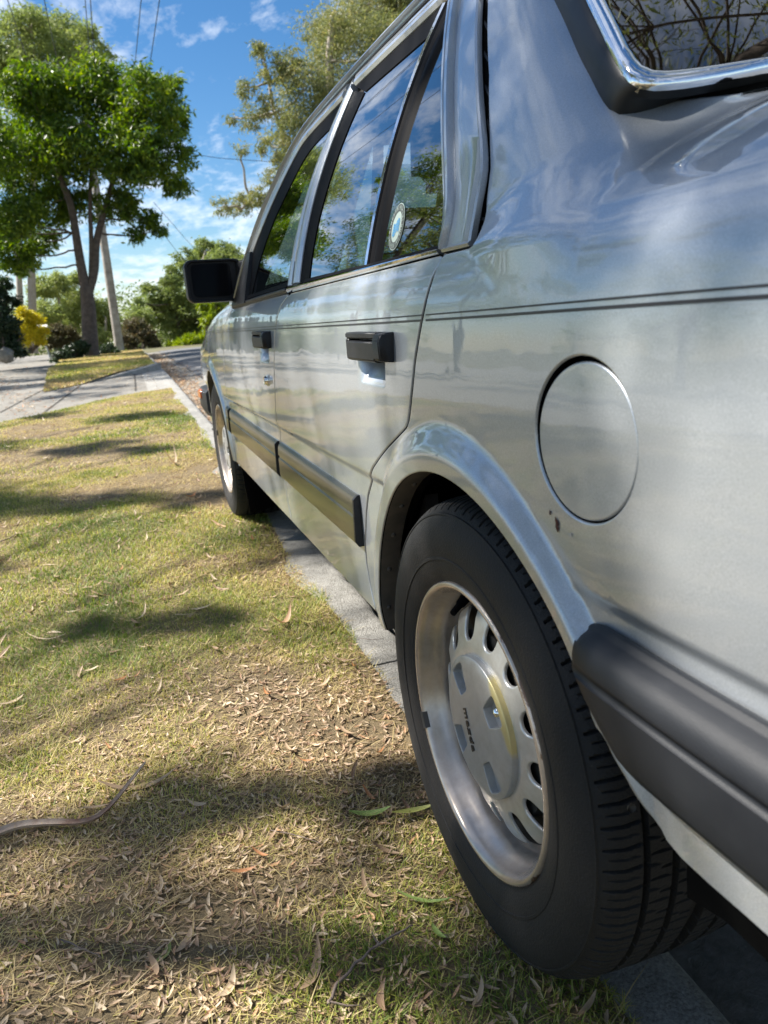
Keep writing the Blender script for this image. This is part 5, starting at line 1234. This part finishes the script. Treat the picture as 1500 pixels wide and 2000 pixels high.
tree('pale_wattle_tree', 'pale green feathery tree left of the leaning pole',
     [[at(120, 690, 52), at(118, 620, 52), at(112, 560, 52), (.14, .05)], [at(205, 690, 52), at(207, 620, 52), (.1, .05)]], 0,
     pxc([(105, 560, 32), (150, 590, 34), (200, 610, 26), (95, 610, 30), (212, 640, 24), (150, 545, 20), (130, 630, 34), (185, 655, 26), (75, 560, 24)], 52, 2), 22000, .26, .07, PALE, BARKL, tight=.28, tone=(.62, .22))
bush('yellow_bush', 'bright golden yellow bush at the left beside the driveway', pxc([(60, 625, 20), (45, 608, 14), (75, 648, 14), (58, 655, 22), (80, 668, 9), (40, 640, 20), (88, 645, 7)], 28, .5), 9000, .12, .035, YEL, at(60, 690, 28), tone=(.55, .3), tight=.25)
bush('dark_evergreen_bush', 'tall dark evergreen bush at the left edge of the driveway', pxc([(10, 640, 32), (0, 590, 30), (18, 678, 24), (-35, 620, 55), (-5, 560, 26)], 22, .8), 15000, .13, .05, DKG, at(8, 706, 22), tone=(.5, .25), tight=.25)
bush('hedge_bush', 'brownish olive hedge bush behind the letterbox', pxc([(130, 655, 20), (112, 645, 16), (150, 665, 16), (125, 680, 16), (105, 668, 14)], 29, .5), 8000, .11, .035, HEDGE, at(128, 694, 29), tone=(.5, .25), tight=.28)
bush('low_shrub', 'low dark shrub at the foot of the street tree, left side', pxc([(120, 695, 15), (145, 688, 16), (108, 708, 10), (160, 678, 14)], 24, .4), 6500, .10, .035, DKG, at(130, 712, 24), tone=(.7, .3), tight=.3)
bush('low_shrub', 'low dark shrub right of the street tree trunk', pxc([(212, 682, 14), (200, 690, 12), (226, 690, 8)], 25.6, .3), 4500, .10, .035, DKG, at(212, 698, 25.6), tone=(.75, .3), tight=.3)
# woodland that closes the view behind everything
cl = []
for px in range(-500, 1700, 34):
    p = at(px, 640+12*math.sin(px*.02), 88); h = 3.4+1.6*vnoise(px, 0, 90, 61)*2
    cl.append((p[0], p[1]+rng.uniform(-4, 4), 1.0+h*.2, h*.62)); cl.append((p[0]+1.5, p[1]+rng.uniform(-4, 4), -1.8, h*.7))
tag(leaves('woodland', cl, 70000, .5, .2, PALE, tone=(.3, .2), tight=.3, sub=20), kind='stuff')

# --- trees out of frame that the paint and the glass reflect and that shade the car
def wild(name, label, base, h, spread, nleaf, m, bm=BARK, lean=(0, 0), L_=.15, W_=.035, trunk_r=.2, crown_z=.45, nc=16, w_=1., brr=None, **kw):
    b = np.array([base[0], base[1], -.08]); top = b+np.array([lean[0], lean[1], h*.8]); cl = []
    for k in range(nc):
        a = rng.uniform(0, 6.28); r = spread*math.sqrt(rng.random()); z = h*(crown_z+(1-crown_z)*rng.random()); c = b+np.array([lean[0]*z/h+r*math.cos(a), lean[1]*z/h+r*math.sin(a), z])
        cl.append((*c, spread*rng.uniform(.22, .38), w_))
    return tree(name, label, [[b, b+(top-b)*.35+[.1, .05, 0], b+(top-b)*.7+[-.12, 0, 0], top, (trunk_r, trunk_r*.3)]], 0, cl, nleaf, L_, W_, m, bm, branch_r=brr or trunk_r*.35, **kw)
wild('verge_gum_tree', 'leafy tree left of the driveway, seen only in the car glass', (-5.4, 18.7), 8.4, 2.3, 20000, GREEN, trunk_r=.14, tone=(.75, .2), crown_z=.25)
wild('garden_tree', 'rounded garden tree by the fence line, reflected in the rear quarter glass', (-7.2, 16.0), 8.6, 2.5, 20000, PALE, trunk_r=.16, tone=(.5, .2), crown_z=.25)
wild('garden_gum_tree', 'tall thin gum in the garden, its top reflected in the quarter glass', (-6.6, 22.5), 12.5, 2.2, 12000, GUM, BARKL, trunk_r=.2, tone=(.35, .2), crown_z=.55)
wild('back_garden_tree', 'dense green shrubby tree deep in the garden', (-11, 12), 4.6, 3.2, 13000, PALE, trunk_r=.15, tone=(.5, .2), crown_z=.2)
wild('fence_line_tree', 'bushy tree far along the garden side', (-11, 33), 11, 4.2, 14000, PALE, trunk_r=.25, tone=(.5, .2), crown_z=.2)
wild('rear_gum_tree', 'gum tree behind the camera on the left', (-9, -3.5), 9.5, 3.6, 12000, GUM, trunk_r=.25, tone=(.4, .2))
wild('rear_verge_tree', 'big spreading tree behind the car on the verge', (-3.5, -8), 9, 4.2, 16000, GUM, trunk_r=.28, tone=(.4, .2))
wild('opposite_gum_tree', 'open branched gum tree across the road, mirrored in the rear window', (11.5, 3.0), 15, 6.0, 34000, GUM, trunk_r=.20, lean=(-4.5, -1), tone=(.35, .2), nc=60, w_=.7, twigs=7, crown_z=.55, brr=.028)
wild('red_tip_tree', 'small tree with red new leaves across the road', (9.6, 9.5), 6.2, 1.6, 5000, REDL, trunk_r=.1, crown_z=.4, nc=8)
# the tree over the near verge: its leaf clumps throw the dappled shade
off = SUN/SUN[2]
targets = [(-.40, .36, 0, .11), (-.22, .33, 0, .13), (-.02, .28, 0, .13), (-.30, .45, 0, .07), (-.12, 1.22, 0, .12), (-.33, 1.26, 0, .12), (-.50, 1.34, 0, .08),
           (-.45, 2.95, 0, .28), (-.9, 3.15, 0, .32), (-1.4, 3.3, 0, .35), (-.05, 2.75, 0, .20), (-1.0, -.08, 0, .17), (-.70, -.26, 0, .13), (-.22, -.36, 0, .10), (.05, -.14, 0, .14), (-.85, .20, 0, .10),
           (.0, -.08, .62, .22), (.0, .02, .30, .20), (.06, -.06, .92, .20), (.0, -.26, .42, .12), (.1, .10, 1.05, .22), (.0, .0, .8, .2), (.0, -.20, .15, .17), (0, -.25, .6, .1), (.07, -.33, .88, .09), (.05, -.20, .86, .10), (.12, -.30, .93, .08), (.01, -.18, .80, .09), (.03, -.42, .86, .06),
           (-.6, 4.9, 0, .35), (-1.5, 5.6, 0, .45), (-.2, 4.4, 0, .2), (-2.3, 4.2, 0, .4), (-.2, 6.6, 0, .35), (-1.1, 7.6, 0, .3), (-1.7, 1.9, 0, .3), (-.95, 2.1, 0, .14), (.3, 1.9, 1.1, .3), (.5, .9, 1.2, .35), (.6, -.5, .9, .3), (.8, .3, 1.2, .4), (-1.6, .5, 0, .3), (.15, 1.6, .7, .14), (.1, 2.6, .7, .2), (-.75, .85, 0, .08), (-1.2, -.9, 0, .45), (-1.9, -1.7, 0, .6), (-.7, -1.3, 0, .40), (-2.4, -.5, 0, .45), (-.5, -2.1, 0, .55), (-1.45, -.15, 0, .26), (-3.0, -1.4, 0, .6), (-1.3, -2.9, 0, .7), (-.25, -.75, 0, .2)]
lit = [(0, -.46, .72, .10), (-.28, .78, 0, .16), (-.05, .8, 0, .1), (-.65, .75, 0, .15), (-.25, 1.75, 0, .25), (-.35, .06, 0, .14), (-.5, .62, 0, .15), (-.15, .62, 0, .12), (-.1, .02, 0, .10), (-.6, .0, 0, .10), (-.8, .45, 0, .1), (-.7, 1.1, 0, .14), (-.15, 1.5, 0, .12), (-.55, 1.7, 0, .2), (.15, 1.2, 0, .08), (.14, .6, 0, .06), (-.9, 2.5, 0, .2), (-.5, -.1, 0, .08)]
def blocks(c, r):
    for a in lit:
        d = np.array(c)-np.array(a[:3]); t = d@SUN; e = np.linalg.norm(d-t*SUN)
        if e < a[3]*.6+r*.75: return True
    return False
cl = []
for x, y, z, r in targets:
    h = rng.uniform(4.9, 6.0)-z; cl.append((x+off[0]*h, y+off[1]*h, z+h, r, 1.25))
for k in range(26):
    a = rng.uniform(0, 6.28); rad = rng.uniform(1.0, 3.2); q = (-7.4+rad*math.cos(a), 3.3+rad*math.sin(a)*1.2, rng.uniform(5.2, 7.6), rng.uniform(.35, .6), 1.)
    if not blocks(q[:3], q[3]): cl.append(q)
tree('shade_gum_tree', 'gum tree over the near verge, throwing dappled shade on car and lawn',
     [[(-7.6, 3.4, -.05), (-7.4, 3.3, 1.6), (-7.1, 3.2, 3.0), (-6.3, 3.0, 4.4), (-5.6, 2.8, 5.4), (.17, .07)], [(-7.2, 3.2, 2.7), (-7.9, 3.8, 4.2), (-8.1, 4.4, 6.0), (.10, .04)]], 0,
     cl, 80000, .11, .024, GUM, BARK, branch_r=.022, tight=.30, shell=.15, droop=.5, tone=(.4, .2), sub=16, twigs=2)

# ================================================================== POLES, WIRES, LETTERBOX
POLEM = mat('weathered_timber', (.20, .17, .14), .85, noise=(.42, .38, .33), noise_scale=4, bump=.4, bump_scale=18)
pb = at(234, 684, 35.8); pt_ = at(203, 474, 35.8); dv = (pt_-pb)/(pt_-pb)[2]; ptop = pb+dv*(9.4-pb[2])
pole = thing('power_pole', 'leaning timber power pole behind the street tree', 'pole', tuple(pb))
MB().tube([pb-pb, (ptop-pb)*.5, ptop-pb], [.20, .17, .14], 14).build('pole_shaft', POLEM, pole)
WIRE = mat('wire', (.02, .02, .022), .6)
wx = [onground(px, 0, z) for px, z in ((20, 9.2), (88, 9.2), (164, 9.2), (173, 8.3), (268, 9.2), (300, 8.3))]
arm_y = ptop[1]
xs_ = [w[0] for w in wx]
MB().box((min(xs_)-.2-pb[0], ptop[1]-pb[1]-.06, 9.0-pb[2]), (max(xs_)+.2-pb[0], ptop[1]-pb[1]+.06, 9.13-pb[2])).build('crossarm', POLEM, pole)
for i, (w, zz) in enumerate(zip(wx, (9.2, 9.2, 9.2, 8.3, 9.2, 8.3))):
    pts = [(w[0], y, zz-.5*(1-((y-12)/24)**2)) for y in np.linspace(-12, arm_y, 24)]
    o = MB().tube(pts, .011, 6).build('overhead_wire', WIRE)
    tag(o, ['leftmost overhead wire crossing the tall gum tree', 'second overhead wire from the left, by the treetop', 'third overhead wire from the left', 'overhead wire close beside the third one', 'lone overhead wire in the blue gap right of the street tree', 'fine lower wire right of the lone overhead wire'][i], 'wire')
o = MB().tube([at(340, 296, 37), at(430, 309, 37), at(560, 318, 37)], .012, 6).build('overhead_wire', WIRE); tag(o, 'level wire from the street tree to the large gum', 'wire')
for i, (a, b) in enumerate((((300, 395), (392, 500)), ((318, 455), (352, 500)))):
    o = MB().tube([at(*a, 37), at(*b, 60)], .014, 6).build('overhead_wire', WIRE); tag(o, ['sloping wire running down towards the rounded gum', 'lower sloping wire above the bend in the road'][i], 'wire')
q0 = at(431, 690, 41); p2 = thing('street_pole', 'slim grey pole standing below the door mirror', 'pole', tuple(q0))
q1 = at(420, 560, 41); MB().tube([(0, 0, 0), q1-q0], [.10, .09], 12).build('pole_shaft', POLEM, p2); MB().box((-.13, -.13, 0), (.13, .13, .25)).build('pole_base', CONC, p2)
# letterbox
lb = at(98, 694, 29); box = thing('letterbox', 'small pale letterbox on a grey post by the driveway', 'letterbox', tuple(lb)); LBM = mat('letterbox_paint', (.62, .60, .55), .5)
MB().tube([(0, 0, -.1), (-.10, 0, .82)], .045, 8).build('post', mat('grey_post', (.30, .33, .34), .7), box)
MB().box((-.27, -.2, .80), (.07, .2, .98)).build('box_body', LBM, box, bevel=.01)
MB().add([(-.29, -.22, .97), (.09, -.22, .97), (.09, .22, .97), (-.29, .22, .97), (-.29, 0, 1.05), (.09, 0, 1.05)], [(0, 1, 5, 4), (3, 4, 5, 2), (0, 4, 3), (1, 2, 5), (0, 3, 2, 1)]).build('lid', LBM, box)
MB().box((-.20, -.206, .90), (0, -.2005, .92)).build('slot', DARK, box)
# garden rocks by the driveway
rk = MB(); ro = at(14, 705, 20.5)
V = []; Fr = []
for i in range(9):
    for j in range(14):
        th = math.pi*i/8; ph = 2*math.pi*j/14; r = 1+.18*math.sin(3*ph+i)+.1*math.cos(5*th+j); V.append((.42*r*math.sin(th)*math.cos(ph), .35*r*math.sin(th)*math.sin(ph), .30+.38*r*math.cos(th)))
Fr = [(i*14+j, (i+1)*14+j, (i+1)*14+(j+1) % 14, i*14+(j+1) % 14) for i in range(8) for j in range(14)]
rk.add(V, Fr); r0 = rk.build('garden_rock', mat('rock', (.16, .15, .13), .9, noise=(.26, .24, .21), noise_scale=6, bump=.6, bump_scale=12)); r0.scale = (.45, .45, .45); r0.location = ro; tag(r0, 'rounded grey rock under the dark evergreen bush', 'rock')
